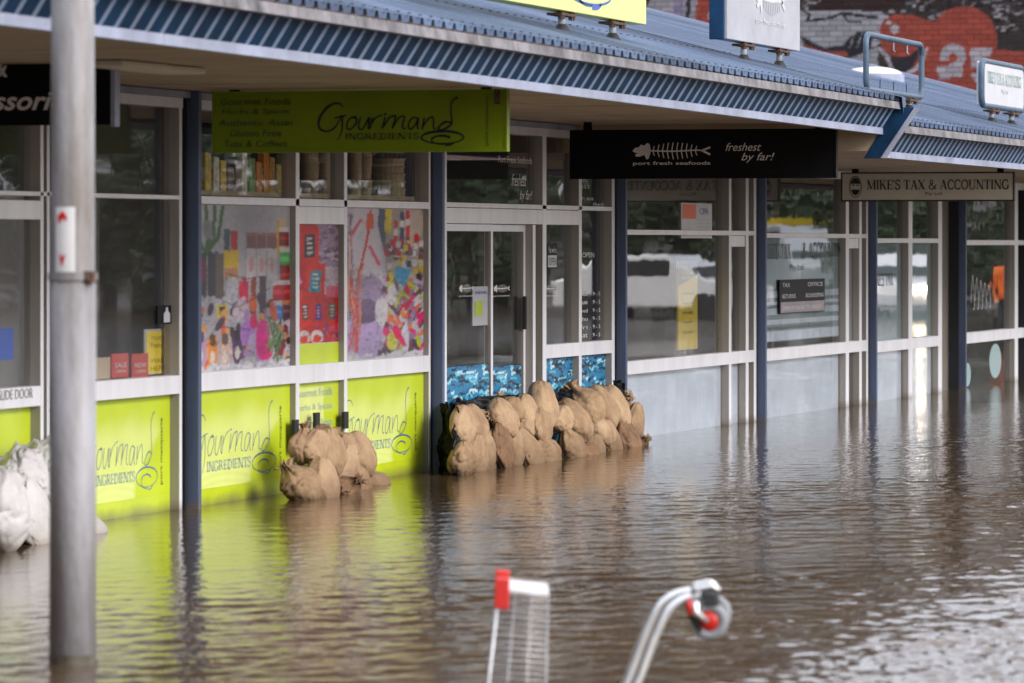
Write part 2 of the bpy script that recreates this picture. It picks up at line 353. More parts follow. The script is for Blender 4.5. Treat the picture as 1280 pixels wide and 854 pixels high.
# numpy canvas for flat print: drawn shapes end up as a colour attribute on a fine grid of the sheet
def lin(c): return tuple((v / 255 / 12.92) if v / 255 <= .04045 else ((v / 255 + .055) / 1.055) ** 2.4 for v in c)
class Canvas:
    def __init__(s, w, h, bg): s.w, s.h = w, h; s.a = np.zeros((h, w, 3)); s.a[:] = lin(bg); s.Y, s.X = np.mgrid[0:h, 0:w].astype(float)
    def rect(s, x0, y0, x1, y1, c, rot=0):
        cx, cy = (x0 + x1) / 2, (y0 + y1) / 2; r = math.radians(rot); dx, dy = s.X - cx, s.Y - cy
        u = dx * math.cos(r) + dy * math.sin(r); v = -dx * math.sin(r) + dy * math.cos(r)
        s.a[(abs(u) <= (x1 - x0) / 2) & (abs(v) <= (y1 - y0) / 2)] = lin(c)
    def ell(s, cx, cy, rx, ry, c, rot=0):
        r = math.radians(rot); dx, dy = s.X - cx, s.Y - cy
        u = dx * math.cos(r) + dy * math.sin(r); v = -dx * math.sin(r) + dy * math.cos(r)
        s.a[(u / rx) ** 2 + (v / ry) ** 2 <= 1] = lin(c)
    def poly(s, pts, c):
        ins = np.zeros((s.h, s.w), bool); n = len(pts)
        for i in range(n):
            x1, y1 = pts[i]; x2, y2 = pts[(i + 1) % n]
            if y1 == y2: continue
            cnd = ((s.Y < y1) != (s.Y < y2)) & (s.X < (x2 - x1) * (s.Y - y1) / (y2 - y1) + x1); ins ^= cnd
        s.a[ins] = lin(c)
    def line(s, pts, wd, c):
        for (x1, y1), (x2, y2) in zip(pts[:-1], pts[1:]):
            dx, dy = x2 - x1, y2 - y1; L2 = dx * dx + dy * dy + 1e-9
            t = np.clip(((s.X - x1) * dx + (s.Y - y1) * dy) / L2, 0, 1)
            s.a[(s.X - x1 - t * dx) ** 2 + (s.Y - y1 - t * dy) ** 2 <= wd * wd / 4] = lin(c)
def enrich(c, seed, n=1300, dark=.74):
    mu = c.a.mean(2, keepdims=True); c.a = np.clip(mu + (c.a - mu) * 1.3, 0.004, 1)
    r = np.random.default_rng(seed); H, W_ = c.a.shape[:2]; big = c.a.copy()
    for i in range(n):                        # small strokes sampled from the picture itself, lighter or darker
        x, y = r.uniform(0, W_ - 1), r.uniform(0, H - 1); col = big[int(y), int(x)] * (r.choice([.45, .65, .8, 1.2, 1.35]) if y > H * .42 else r.choice([.82, .9, 1.1])) * r.uniform(.88, 1.12, 3)
        rx, ry = r.uniform(.6, 2.2), r.uniform(.6, 3.2); x0, x1, y0, y1 = max(0, int(x - 4)), int(x + 5), max(0, int(y - 4)), int(y + 5)
        X, Y = c.X[y0:y1, x0:x1], c.Y[y0:y1, x0:x1]; m = ((X - x) / rx) ** 2 + ((Y - y) / ry) ** 2 <= 1
        c.a[y0:y1, x0:x1][m] = .45 * c.a[y0:y1, x0:x1][m] + .55 * np.clip(col, 0, 1)
    lum = np.ones((H, W_))
    for k in range(26): cx, cy, rr = r.uniform(0, W_), r.uniform(0, H), r.uniform(8, 34); lum *= 1 + r.uniform(-.38, .10) * np.exp(-((c.X - cx) ** 2 + (c.Y - cy) ** 2) / rr ** 2)
    c.a *= (lum * dark)[..., None]
    p = np.pad(c.a, ((1, 1), (1, 1), (0, 0)), mode='edge'); c.a = (p[1:-1, 1:-1] * 3 + p[:-2, 1:-1] + p[2:, 1:-1] + p[1:-1, :-2] + p[1:-1, 2:]) / 7
    return c
def print_sheet(name, cv, fr, w, h, m, parent, d=.002):
    ny, nx = cv.a.shape[:2]
    gx, gy = np.meshgrid(np.linspace(0, w, nx), np.linspace(h, 0, ny))
    o = np.array(fr.p(0, 0, d)); P = o + gx[..., None] * np.array(fr.u) + gy[..., None] * np.array(fr.v)
    idx = np.arange(nx * ny).reshape(ny, nx)
    q = np.stack([idx[1:, :-1], idx[1:, 1:], idx[:-1, 1:], idx[:-1, :-1]], -1).reshape(-1, 4)
    me = grid_mesh(name, P.reshape(-1, 3), q)
    at = me.color_attributes.new('print', 'FLOAT_COLOR', 'POINT')
    c = np.ones((nx * ny, 4), np.float32); c[:, :3] = cv.a.reshape(-1, 3); at.data.foreach_set('color', c.ravel())
    me.materials.append(m)
    return link(name, me, parent)
def grid_mesh(name, P, q, smooth=False):
    me = bpy.data.meshes.new(name); me.vertices.add(len(P)); me.vertices.foreach_set('co', np.asarray(P, np.float32).ravel())
    me.loops.add(q.size); me.loops.foreach_set('vertex_index', q.ravel().astype(np.int32))
    me.polygons.add(len(q)); me.polygons.foreach_set('loop_start', np.arange(0, q.size, q.shape[1], dtype=np.int32))
    me.polygons.foreach_set('loop_total', np.full(len(q), q.shape[1], np.int32))
    if smooth: me.polygons.foreach_set('use_smooth', np.ones(len(q), bool))
    me.update(calc_edges=True); me.validate(); return me

# ------------------------------------------------------------------ flood water: one sheet, real ripples near, fine relief everywhere
def water_mat():
    m, t, b = _mat('muddy flood water')
    g = t.nodes.new('ShaderNodeNewGeometry')
    b.inputs['Roughness'].default_value = .02; b.inputs['IOR'].default_value = 1.333
    n = t.nodes.new('ShaderNodeTexNoise'); n.inputs['Scale'].default_value = .35; n.inputs['Detail'].default_value = 4
    t.links.new(g.outputs['Position'], n.inputs[0])
    r = t.nodes.new('ShaderNodeValToRGB')
    r.color_ramp.elements[0].position = .35; r.color_ramp.elements[0].color = (.070, .044, .024, 1)
    r.color_ramp.elements[1].position = .7; r.color_ramp.elements[1].color = (.105, .070, .040, 1)
    t.links.new(n.outputs[0], r.inputs[0]); t.links.new(r.outputs[0], b.inputs['Base Color'])
    mpn = t.nodes.new('ShaderNodeMapping'); mpn.inputs['Scale'].default_value = (1.0, 1.6, 1); t.links.new(g.outputs['Position'], mpn.inputs[0])
    n2 = t.nodes.new('ShaderNodeTexNoise'); n2.inputs['Scale'].default_value = 17; n2.inputs['Detail'].default_value = 3
    t.links.new(mpn.outputs[0], n2.inputs[0])
    bp = t.nodes.new('ShaderNodeBump'); bp.inputs['Strength'].default_value = .6; bp.inputs['Distance'].default_value = .0035
    t.links.new(n2.outputs[0], bp.inputs['Height'])
    n3 = t.nodes.new('ShaderNodeTexNoise'); n3.inputs['Scale'].default_value = 3.5; n3.inputs['Detail'].default_value = 3
    t.links.new(mpn.outputs[0], n3.inputs[0]); bp3 = t.nodes.new('ShaderNodeBump'); sp = t.nodes.new('ShaderNodeSeparateXYZ'); t.links.new(g.outputs['Position'], sp.inputs[0])
    wr = t.nodes.new('ShaderNodeMapRange'); wr.inputs[1].default_value = -9; wr.inputs[2].default_value = -14; wr.inputs[3].default_value = .03; wr.inputs[4].default_value = .8
    t.links.new(sp.outputs['Y'], wr.inputs[0]); t.links.new(wr.outputs[0], bp3.inputs['Strength']); bp3.inputs['Distance'].default_value = .11
    t.links.new(n3.outputs[0], bp3.inputs['Height']); t.links.new(bp3.outputs[0], bp.inputs['Normal']); t.links.new(bp.outputs[0], b.inputs['Normal'])
    return m
def make_water():
    x0, x1, y0, y1 = 15.0, 66.0, -9.6, 1.2
    nx, ny = 1500, 540
    xs = np.linspace(x0, x1, nx); ys = np.linspace(y0, y1, ny); gx, gy = np.meshgrid(xs, ys)
    z = np.zeros_like(gx); zf = np.zeros_like(gx); r = np.random.default_rng(11)
    N = 110; lam = np.exp(r.uniform(math.log(.075), math.log(.5), N)); th = r.uniform(0, 2 * math.pi, N)
    # wind mostly from the right of the picture: crests lie across the view
    th = np.where(r.random(N) < .3, r.normal(-1.9, .75, N), th)
    sl = .056 / math.sqrt(N) * math.sqrt(2) * (lam / .3) ** -.35
    gust = .85 + .45 * np.sin(gx * .45 + 1.6 * np.sin(gy * .7)) * np.sin(gy * 1.1 + gx * .22 + 1) + .15 * np.sin(gx * 1.7 + gy * 2.3)
    for l, t_, s in zip(lam, th, sl):
        k = 2 * math.pi / l; tgt = zf if l < .2 else z; tgt += s / k * np.sin(k * (gx * math.cos(t_) + gy * math.sin(t_)) + r.uniform(0, 6.28))
    calm = np.clip((-gy) / 4.5, .20, 1.0)
    # a squall patch in the open water at the near right roughens the surface
    A_, B_ = PT(905, 838, 18.0), PT(1280, 752, 21.4); tx, ty = B_.x - A_.x, B_.y - A_.y; tl_ = math.hypot(tx, ty)
    side = ((gx - A_.x) * ty - (gy - A_.y) * tx) / tl_ + .35 * np.sin(gx * 2.1 + gy * 3) * np.sin(gy * 2.7)
    squall = 1 + 3.2 * np.clip(side / .6 + .15, 0, 1)
    z = (z * (.55 + .45 * squall ** .5) + zf * squall) * gust * calm
    edge = np.minimum.reduce([gx - x0, x1 - gx, gy - y0, y1 - gy]); z *= np.clip(edge / .5, 0, 1)
    P = np.stack([gx, gy, z], -1).reshape(-1, 3); idx = np.arange(nx * ny).reshape(ny, nx)
    q = np.stack([idx[:-1, :-1], idx[:-1, 1:], idx[1:, 1:], idx[1:, :-1]], -1).reshape(-1, 4)
    n = len(P); B = 900.0
    ext = np.array([[-B, -B, 0], [x0, -B, 0], [x1, -B, 0], [B, -B, 0], [-B, y0, 0], [B, y0, 0], [-B, y1, 0], [B, y1, 0], [-B, B, 0], [x0, B, 0], [x1, B, 0], [B, B, 0]])
    c00, c10, c01, c11 = idx[0, 0], idx[0, -1], idx[-1, 0], idx[-1, -1]
    e = lambda i: n + i
    q2 = np.array([[e(0), e(1), c00, e(4)], [e(1), e(2), c10, c00], [e(2), e(3), e(5), c10], [e(4), c00, c01, e(6)], [c10, e(5), e(7), c11],
                   [e(6), c01, e(9), e(8)], [c01, c11, e(10), e(9)], [c11, e(7), e(11), e(10)]])
    me = grid_mesh('water', np.vstack([P, ext]), np.vstack([q, q2]), smooth=True); me.materials.append(water_mat())
    tag(link('water', me), kind='structure')
    mb = MB(); mb.quad((-900, -900, -.45), (900, -900, -.45), (900, 900, -.45), (-900, 900, -.45))
    tag(mb.build('ground', mat('drowned asphalt', (.05, .05, .05), .9)), kind='structure')
make_water()

# ------------------------------------------------------------------ the row of shops
row = thing('shop_row', 'single storey row of shops with blue ribbed canopy standing in brown flood water', 'building', (X_at(540), 3, 0))
XSTEP = X_at(1103, -2.45); XEND = 58.5; XBEG = -32.0  # row runs on unseen behind the camera to cut light on the signs
FY = -2.45                                        # line of the canopy edge
def fh(x):                                        # bottom of the canopy edge, sagging a little along its length
    if x < XSTEP:
        xa, xb = X_at(120, FY), X_at(1100, FY); ha, hb = H_at(120, 46, FY), H_at(1100, 168, FY)
    else:
        xa, xb = X_at(1108, FY), X_at(1280, FY); ha, hb = H_at(1108, 197.5, FY), H_at(1280, 212.5, FY)
    return ha + (hb - ha) * (x - xa) / (xb - xa)
PITCH = .257; GY = -2.56                          # roof pitch and where the sheets start
def roof_h(x, y): return fh(x) + .262 + PITCH * (y - GY)
def roof_pt(px, py, sec=1):                       # the roof point seen at a pixel
    lo, hi = GY, 14.0
    for _ in range(50):
        y = (lo + hi) / 2; x = X_at(px, y); xx = min(x, XSTEP - .01) if sec == 1 else max(x, XSTEP + .01)
        if H_at(px, py, y) > roof_h(xx, y): hi_ok = True; lo = y
        else: hi = y
    # ray height minus roof height falls as y grows away from the eye, so bisect on the sign
    return Vector((X_at(px, y), y, H_at(px, py, y)))

def soffit_of(x): return (2.515 if x < XSTEP else 2.30)
# soffit: sheets between cover strips
def sheets(x0, x1, step):
    n = max(1, round((x1 - x0) / step)); return [(x0 + (x1 - x0) * i / n, x0 + (x1 - x0) * (i + 1) / n) for i in range(n)]
for (a, b, h) in ((XBEG, XSTEP, 2.515), (XSTEP + .02, XEND, 2.30)):
    for (p, q) in sheets(a, b, 2.4):
        for (ya, yb) in ((FY + .05, -1.2), (-1.197, .12)):
            mb = MB(); mb.box(p + .003, q - .003, ya, yb, h + random.uniform(0, .004), h + .012); mb.build('soffit_panel', M['soffit'], row)
    mb = MB(); mb.box(a, b, FY + .05, .12, h + .02, h + .05); mb.build('soffit_batten', M['gap'], row)
mb = MB(); mb.box(XSTEP - .02, XSTEP + .02, FY + .05, .12, 2.30, 2.56); mb.build('soffit_riser', M['soffit'], row)

for px, py in ((180, 103),):
    yy = -1.3; x = X_at(px, yy); mb = MB(); mb.box(x - .6, x + .6, yy - .12, yy + .12, soffit_of(x) - .035, soffit_of(x) - .002); mb.build('soffit_light', M['cream'], row, bevel=.01)
# canopy edge: pale trim, leaning ribbed sheets, gutter, ribbed roof sheets
RP = .19
def along(x0, x1, prof, step=1.9):               # a bar that follows the sagging edge line
    mb = MB(); n = max(2, int((x1 - x0) / step) + 1); xs = np.linspace(x0, x1, n); k = len(prof)
    vs = [(x, y, fh(min(max(x, x0 + .001), x1 - .001)) + z) for x in xs for y, z in prof]
    fs = [(i * k + j, i * k + (j + 1) % k, (i + 1) * k + (j + 1) % k, (i + 1) * k + j) for i in range(n - 1) for j in range(k)]
    fs += [tuple(range(k))[::-1], tuple((n - 1) * k + j for j in range(k))]
    mb.add(vs, fs); return mb
for (a, b) in ((XBEG, XSTEP - .03), (XSTEP + .12, XEND)):
    for (p, q) in sheets(a, b, 5.4):
        along(p + .002, q - .002, [(FY - .012, 0), (FY + .05, 0), (FY + .05, .05), (FY - .012, .05)]).build('fascia_trim', M['trim'], row)
        along(p + .003, q - .003, [(FY - .15, .19), (FY - .05, .19), (FY - .05, .245), (FY - .142, .245)]).build('gutter', M['gutter'], row)
    for (p, q) in sheets(a, b, RP * 4):
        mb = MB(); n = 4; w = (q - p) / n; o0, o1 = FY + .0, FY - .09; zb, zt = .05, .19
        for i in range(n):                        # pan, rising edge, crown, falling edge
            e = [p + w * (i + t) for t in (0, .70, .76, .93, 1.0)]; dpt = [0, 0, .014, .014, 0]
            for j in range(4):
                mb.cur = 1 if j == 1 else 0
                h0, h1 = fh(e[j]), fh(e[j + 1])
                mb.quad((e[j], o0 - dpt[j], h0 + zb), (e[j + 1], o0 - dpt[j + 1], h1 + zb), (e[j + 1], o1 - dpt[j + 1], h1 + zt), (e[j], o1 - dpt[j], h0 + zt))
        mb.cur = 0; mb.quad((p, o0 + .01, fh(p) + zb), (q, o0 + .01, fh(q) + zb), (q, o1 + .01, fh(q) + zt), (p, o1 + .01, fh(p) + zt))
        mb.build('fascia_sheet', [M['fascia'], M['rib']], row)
ROOFS = [mat('faded blue roofing steel', tuple(c * f for c in (.09, .125, .20)), .5, .12, 1.6, rgb2=tuple(c * f for c in (.06, .09, .15)), spec=.35) for f in (.70, .9, 1.0, 1.25)]
for sec, (a, b) in enumerate(((XBEG, XSTEP + .03), (XSTEP + .04, XEND - .06))):
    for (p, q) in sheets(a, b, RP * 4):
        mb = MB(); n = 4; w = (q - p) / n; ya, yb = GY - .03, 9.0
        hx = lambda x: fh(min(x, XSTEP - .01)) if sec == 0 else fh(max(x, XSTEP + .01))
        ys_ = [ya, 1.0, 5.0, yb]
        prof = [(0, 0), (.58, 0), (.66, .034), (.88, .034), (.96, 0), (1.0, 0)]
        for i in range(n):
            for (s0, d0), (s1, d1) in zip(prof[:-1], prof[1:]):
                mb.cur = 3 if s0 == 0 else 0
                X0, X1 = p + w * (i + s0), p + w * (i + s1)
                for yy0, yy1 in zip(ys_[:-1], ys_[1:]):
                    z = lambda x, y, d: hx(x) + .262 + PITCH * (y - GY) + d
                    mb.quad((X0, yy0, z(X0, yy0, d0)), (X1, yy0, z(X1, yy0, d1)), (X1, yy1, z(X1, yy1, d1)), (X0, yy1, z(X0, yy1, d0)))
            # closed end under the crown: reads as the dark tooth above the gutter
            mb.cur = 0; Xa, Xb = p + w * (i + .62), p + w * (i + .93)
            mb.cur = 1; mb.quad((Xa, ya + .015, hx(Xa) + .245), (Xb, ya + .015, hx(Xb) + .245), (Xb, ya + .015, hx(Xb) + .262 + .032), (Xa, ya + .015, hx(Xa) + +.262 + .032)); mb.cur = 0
        # screw heads in two rows
        for i in range(n):
            for yy in (GY + .10, GY + 1.3, GY + 3.0):
                X0 = p + w * (i + .78); z0 = hx(X0) + .262 + PITCH * (yy - GY) + .034
                mb.cur = 3; mb.box(X0 - .008, X0 + .008, yy - .008, yy + .008, z0, z0 + .006); mb.cur = 0
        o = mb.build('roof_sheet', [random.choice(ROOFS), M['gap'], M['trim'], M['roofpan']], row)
# end flashing over the step in the canopy, capping of the raised part, capping at the far end
h2 = fh(XSTEP + .1)
mb = MB(); mb.prism([(FY + .14, h2 - .005), (FY + .01, h2 - .005), (FY - .25, h2 + .375), (FY - .11, h2 + .385)], XSTEP - .027, XSTEP + .115)
mb.build('step_flashing', M['fascia'], row)
mb = MB(); mb.prism([(FY + .009, h2 - .004), (FY - .006, h2 - .004), (FY - .266, h2 + .375), (FY - .251, h2 + .375)], XSTEP - .031, XSTEP + .119)
mb.build('flashing_edge', M['trim'], row)
mb = MB(); z = lambda y: fh(XSTEP - .01) + .262 + PITCH * (y - GY)
mb.add([(XSTEP + x_, y_, z(y_) + d_) for y_ in (GY - .06, 9.0) for x_, d_ in ((-.09, .036), (.045, .036), (.045, -.16), (-.0, -.16))], [(0, 1, 5, 4), (1, 2, 6, 5), (2, 3, 7, 6), (0, 3, 2, 1), (4, 5, 6, 7)])
mb.build('barge_capping', M['roof'], row)
mb = MB(); z = lambda y: fh(XEND - .01) + .262 + PITCH * (y - GY)
mb.add([(XEND + x_, y_, z(y_) + d_) for y_ in (GY - .06, 9.0) for x_, d_ in ((-.12, .045), (.02, .045), (.02, -.2), (-.12, -.2))], [(0, 1, 5, 4), (1, 2, 6, 5), (2, 3, 7, 6), (3, 0, 4, 7), (0, 3, 2, 1), (4, 5, 6, 7)])
mb.build('barge_capping', M['trim'], row)
# walls out of sight behind the fronts, so that the rooms are closed
mb = MB(); mb.box(XBEG, XEND, 5.9, 6.1, -.4, 2.3); mb.box(XEND - .2, XEND, .12, 5.9, -.4, 2.3)
mb.box(XBEG, XBEG + .2, .12, 5.9, -.4, 2.3); mb.box(XBEG, XEND, .12, 6.0, 2.60, 2.66)
mb.build('wall', M['inside'], row)
for px in (233, 541, 772, 948, 1088, 1200):
    mb = MB(); mb.box(X_at(px) - .06, X_at(px) + .06, .14, 5.9, -.4, 2.6 if px < 700 else 2.27); mb.build('partition_wall', M['inside'], row)
POSTS = [233, 540, 770.5, 946.5, 1086, 1198.5, 1283]
for px in POSTS:
    x = X_at(px); hs = soffit_of(x)
    mb = MB(); mb.box(x, x + .055, -.078, .10, -.4, hs); mb.build('post', M['post'], row, bevel=.004)
    mb = MB(); mb.box(x - .035, x - .003, -.004, .11, -.4, hs - .003); mb.build('joint', M['gap'], row)

GD = .062                                         # how far the glass sits behind the frame face
def pane(win, x0, x1, z0, z1, m='glass', name='pane', y=GD, t=.006):
    mb = MB(); mb.box(x0, x1, y, y + t, z0, z1); return mb.build(name, M[m] if isinstance(m, str) else m, win)
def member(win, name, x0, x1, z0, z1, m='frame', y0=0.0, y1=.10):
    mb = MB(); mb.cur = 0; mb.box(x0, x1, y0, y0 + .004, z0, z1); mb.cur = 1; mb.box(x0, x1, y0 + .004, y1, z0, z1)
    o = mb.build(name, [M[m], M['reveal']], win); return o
def bar(win, name, x0, x1, z0, z1, m='frame', y0=0.0, y1=.10):
    mb = MB(); mb.box(x0, x1, y0, y1, z0, z1); return mb.build(name, M[m], win, bevel=.003)
def window(px0, px1, ht, mull, name='window', label=None):
    """window frame from px0 to px1 with a head at height ht; mull = [(px from, px to)] of full-height upright faces"""
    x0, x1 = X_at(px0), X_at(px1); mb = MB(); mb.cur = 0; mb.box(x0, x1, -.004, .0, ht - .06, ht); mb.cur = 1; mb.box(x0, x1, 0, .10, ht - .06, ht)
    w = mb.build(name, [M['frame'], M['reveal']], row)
    if label: w['label'] = label
    for a, b in mull: member(w, 'mullion', X_at(a), X_at(b), -.4, ht - .06)
    return w
HT1 = 2.47
# ---- bay 0: shop at the far left, sliding door and one window
x50, x60 = X_at(51), X_at(54)
w0 = window(-40, 228, HT1, [(51, 54.5), (59, 62), (112, 116), (224.5, 227.6)])
tz0, tz1 = H_at(120, 247), H_at(120, 241.5)
bar(w0, 'transom', X_at(-40), X_at(224.5), tz0, tz1)
bar(w0, 'transom', X_at(-40), X_at(51), tz0 - .13, tz0 - .025)
rz1, rz0 = H_at(200, 471), H_at(200, 494.5)
bar(w0, 'rail', X_at(116), X_at(224.5), rz0, rz1); bar(w0, 'rail', X_at(-40), X_at(51), rz0, rz1)
for (a, b) in ((-40, 51), (116, 224.5)):
    pane(w0, X_at(a), X_at(b), tz1, HT1 - .06); pane(w0, X_at(a), X_at(b), rz1, tz0)
    pane(w0, X_at(a), X_at(b), -.4, rz0, 'lime', 'panel')
mb = MB(); mb.box(X_at(100), X_at(222), .5, .52, .6, tz0 + .02); mb.build('roller_blind', M['blind'], row)
mb = MB(); mb.box(X_at(-40), X_at(56), .9, .92, .2, 2.0); mb.build('roller_blind', M['blind'], row)
# ---- bay 1: the lime green shop
w1 = window(248, 539.5, HT1, [(370, 374.3), (430.5, 434), (536.3, 539)])
tz0, tz1 = H_at(300, 256), H_at(300, 246.3)
rz1, rz0 = H_at(300, 462.3), H_at(300, 485.3)
bar(w1, 'transom', X_at(248), X_at(536.3), tz0, tz1)
for (a, b) in ((248, 370), (434, 536.3)):
    bar(w1, 'rail', X_at(a), X_at(b), rz0, rz1)
    pane(w1, X_at(a), X_at(b), -.4, rz0, 'lime', 'panel', y=GD - .02)
xm0, xm1 = X_at(374.3), X_at(430.5)
bar(w1, 'transom', xm0, xm1, tz0 - .115, tz0 - .002)
mrz1, mrz0 = H_at(395, 455), H_at(395, 478)
bar(w1, 'rail', xm0, xm1, mrz0, mrz1)
pane(w1, xm0, xm1, -.4, mrz0, 'lime', 'panel', y=GD - .02); pane(w1, xm0, xm1, mrz1, mrz1 + .13, 'lime', 'panel', y=GD - .02)
for (a, b) in ((248, 370), (374.3, 430.5), (434, 536.3)): pane(w1, X_at(a), X_at(b), tz1, HT1 - .06)
# ---- bay 2: the seafood shop, sliding doors and two side lights
w2 = window(553, 768.5, HT1, [(553, 558.5), (678.5, 683), (724, 727.2), (765, 768.3)])
tz0, tz1 = H_at(600, 259.8), H_at(600, 254)
bar(w2, 'transom', X_at(558.5), X_at(765), tz0, tz1)
bar(w2, 'transom', X_at(558.5), X_at(678.5), tz0 - .115, tz0 - .004)      # door head
bar(w2, 'transom', X_at(683), X_at(724), tz0 - .115, tz0 - .004)
for (a, b) in ((558.5, 678.5), (683, 724), (727.2, 765)): pane(w2, X_at(a), X_at(b), tz1, HT1 - .06)
rz1, rz0 = H_at(700, 430), H_at(700, 447)
bar(w2, 'rail', X_at(683), X_at(724), rz0, rz1); bar(w2, 'rail', X_at(727.2), X_at(765), rz0, rz1)
pane(w2, X_at(683), X_at(724), rz1, tz0 - .115); pane(w2, X_at(727.2), X_at(765), rz1, tz0)
def door(px0, px1, top, y, handle=None, parent=row, stile=.05, name='sliding_door', bottom=-.4):
    x0, x1 = X_at(px0), X_at(px1); mb = MB(); mb.cur = 0
    for (a, b, c, d) in ((x0, x0 + stile, bottom, top), (x1 - stile, x1, bottom, top)):
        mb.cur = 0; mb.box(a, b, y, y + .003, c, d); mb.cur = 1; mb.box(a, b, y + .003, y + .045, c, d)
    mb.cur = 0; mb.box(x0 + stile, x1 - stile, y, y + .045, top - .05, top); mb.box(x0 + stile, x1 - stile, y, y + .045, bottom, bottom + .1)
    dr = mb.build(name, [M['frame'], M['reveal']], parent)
    pane(dr, x0 + stile, x1 - stile, bottom + .1, top - .05, y=y + .02)
    if handle:
        hb = MB(); hx = X_at(handle[0]); hb.box(hx, hx + .03, y - .03, y, handle[1], handle[2]); hb.build('handle', M['rubber'], dr, bevel=.006)
    return dr
top2 = tz0 - .12
d1 = door(558.5, 619.5, top2, .02); d2 = door(617, 668, top2, .07, handle=(664, .95, 1.2))
member(w2, 'mullion', X_at(668), X_at(671), -.4, top2, y0=.01)
# ---- bays 3 to 6: the accounting office
def office(px0, px1, mull, tr, rl, ht=2.28, panes=None, hdr=None):
    w = window(px0, px1, ht, mull)
    t1, t0 = tr; r1, r0 = rl; edges = [px0] + [e for m_ in mull for e in m_] + [px1]
    for i in range(0, len(edges), 2):
        a, b = edges[i], edges[i + 1]
        if b - a < 1.5: continue
        xa, xb = X_at(a), X_at(b)
        bar(w, 'transom', xa, xb, t0, t1); bar(w, 'rail', xa, xb, r0, r1)
        if hdr and i in hdr: bar(w, 'transom', xa, xb, t0 - .10, t0 - .003, y0=.01)
        pane(w, xa, xb, t1, ht - .06); pane(w, xa, xb, r1, t0); pane(w, xa, xb, -.4, r0, 'glass', 'pane')
    return w
def hh(px, a, b): return (H_at(px, a), H_at(px, b))
w3 = office(781, 945.5, [(911.5, 914.2), (932.5, 935.7), (942.5, 945.4)], hh(840, 287.7, 293.8), hh(840, 447, 463), hdr=(2,))
w4 = office(957, 1086, [(1057.5, 1061.2), (1074.3, 1077.2), (1083, 1085.8)], hh(1005, 292, 297.5), hh(1005, 432.5, 447), hdr=(2,))
w5 = office(1095, 1178, [(1135.8, 1140.5), (1173, 1177.5)], hh(1130, 298, 303.8), hh(1130, 424, 437.3))
w6 = office(1206.5, 1283, [(1268.5, 1272.5)], hh(1230, 300.3, 306.5), hh(1230, 414.5, 427.5))
w7 = office(1291, X_at and 1318, [(1316, 1318)], hh(1230, 300.3, 306.5), hh(1230, 414.5, 427.5))
mb = MB(); mb.box(X_at(1177.6), X_at(1198), .12, .18, -.4, 2.29); mb.build('wall', mat('taupe painted wall', (.16, .14, .12), .7, .08), row)
mb = MB(); mb.box(X_at(1320), XEND, 0.0, .1, -.4, 2.29); mb.build('wall', M['inside'], row)
# stub bolts / dark strips at the foot of some uprights
for (px, pya, pyb) in ((364.5, 525, 562), (391, 516, 536), (427, 515, 536)):
    y = -.005; mb = MB(); x = X_at(px, y); mb.box(x, x + .09, y - .02, y, H_at(px, pyb), H_at(px, pya)); mb.build('door_bolt', M['rubber'], row)
mb = MB(); mb.box(XBEG, X_at(-41), .0, .12, -.4, HT1); mb.build('wall', M['inside'], row)
# sealing strip over the heads
mb = MB(); mb.box(XBEG, X_at(768), -.03, 0.10, HT1 + .002, HT1 + .04); mb.build('head_trim', M['trim'], row)
mb = MB(); mb.box(X_at(781), X_at(1320), -.03, 0.10, 2.262, 2.297); mb.build('head_trim', M['frame'], row)

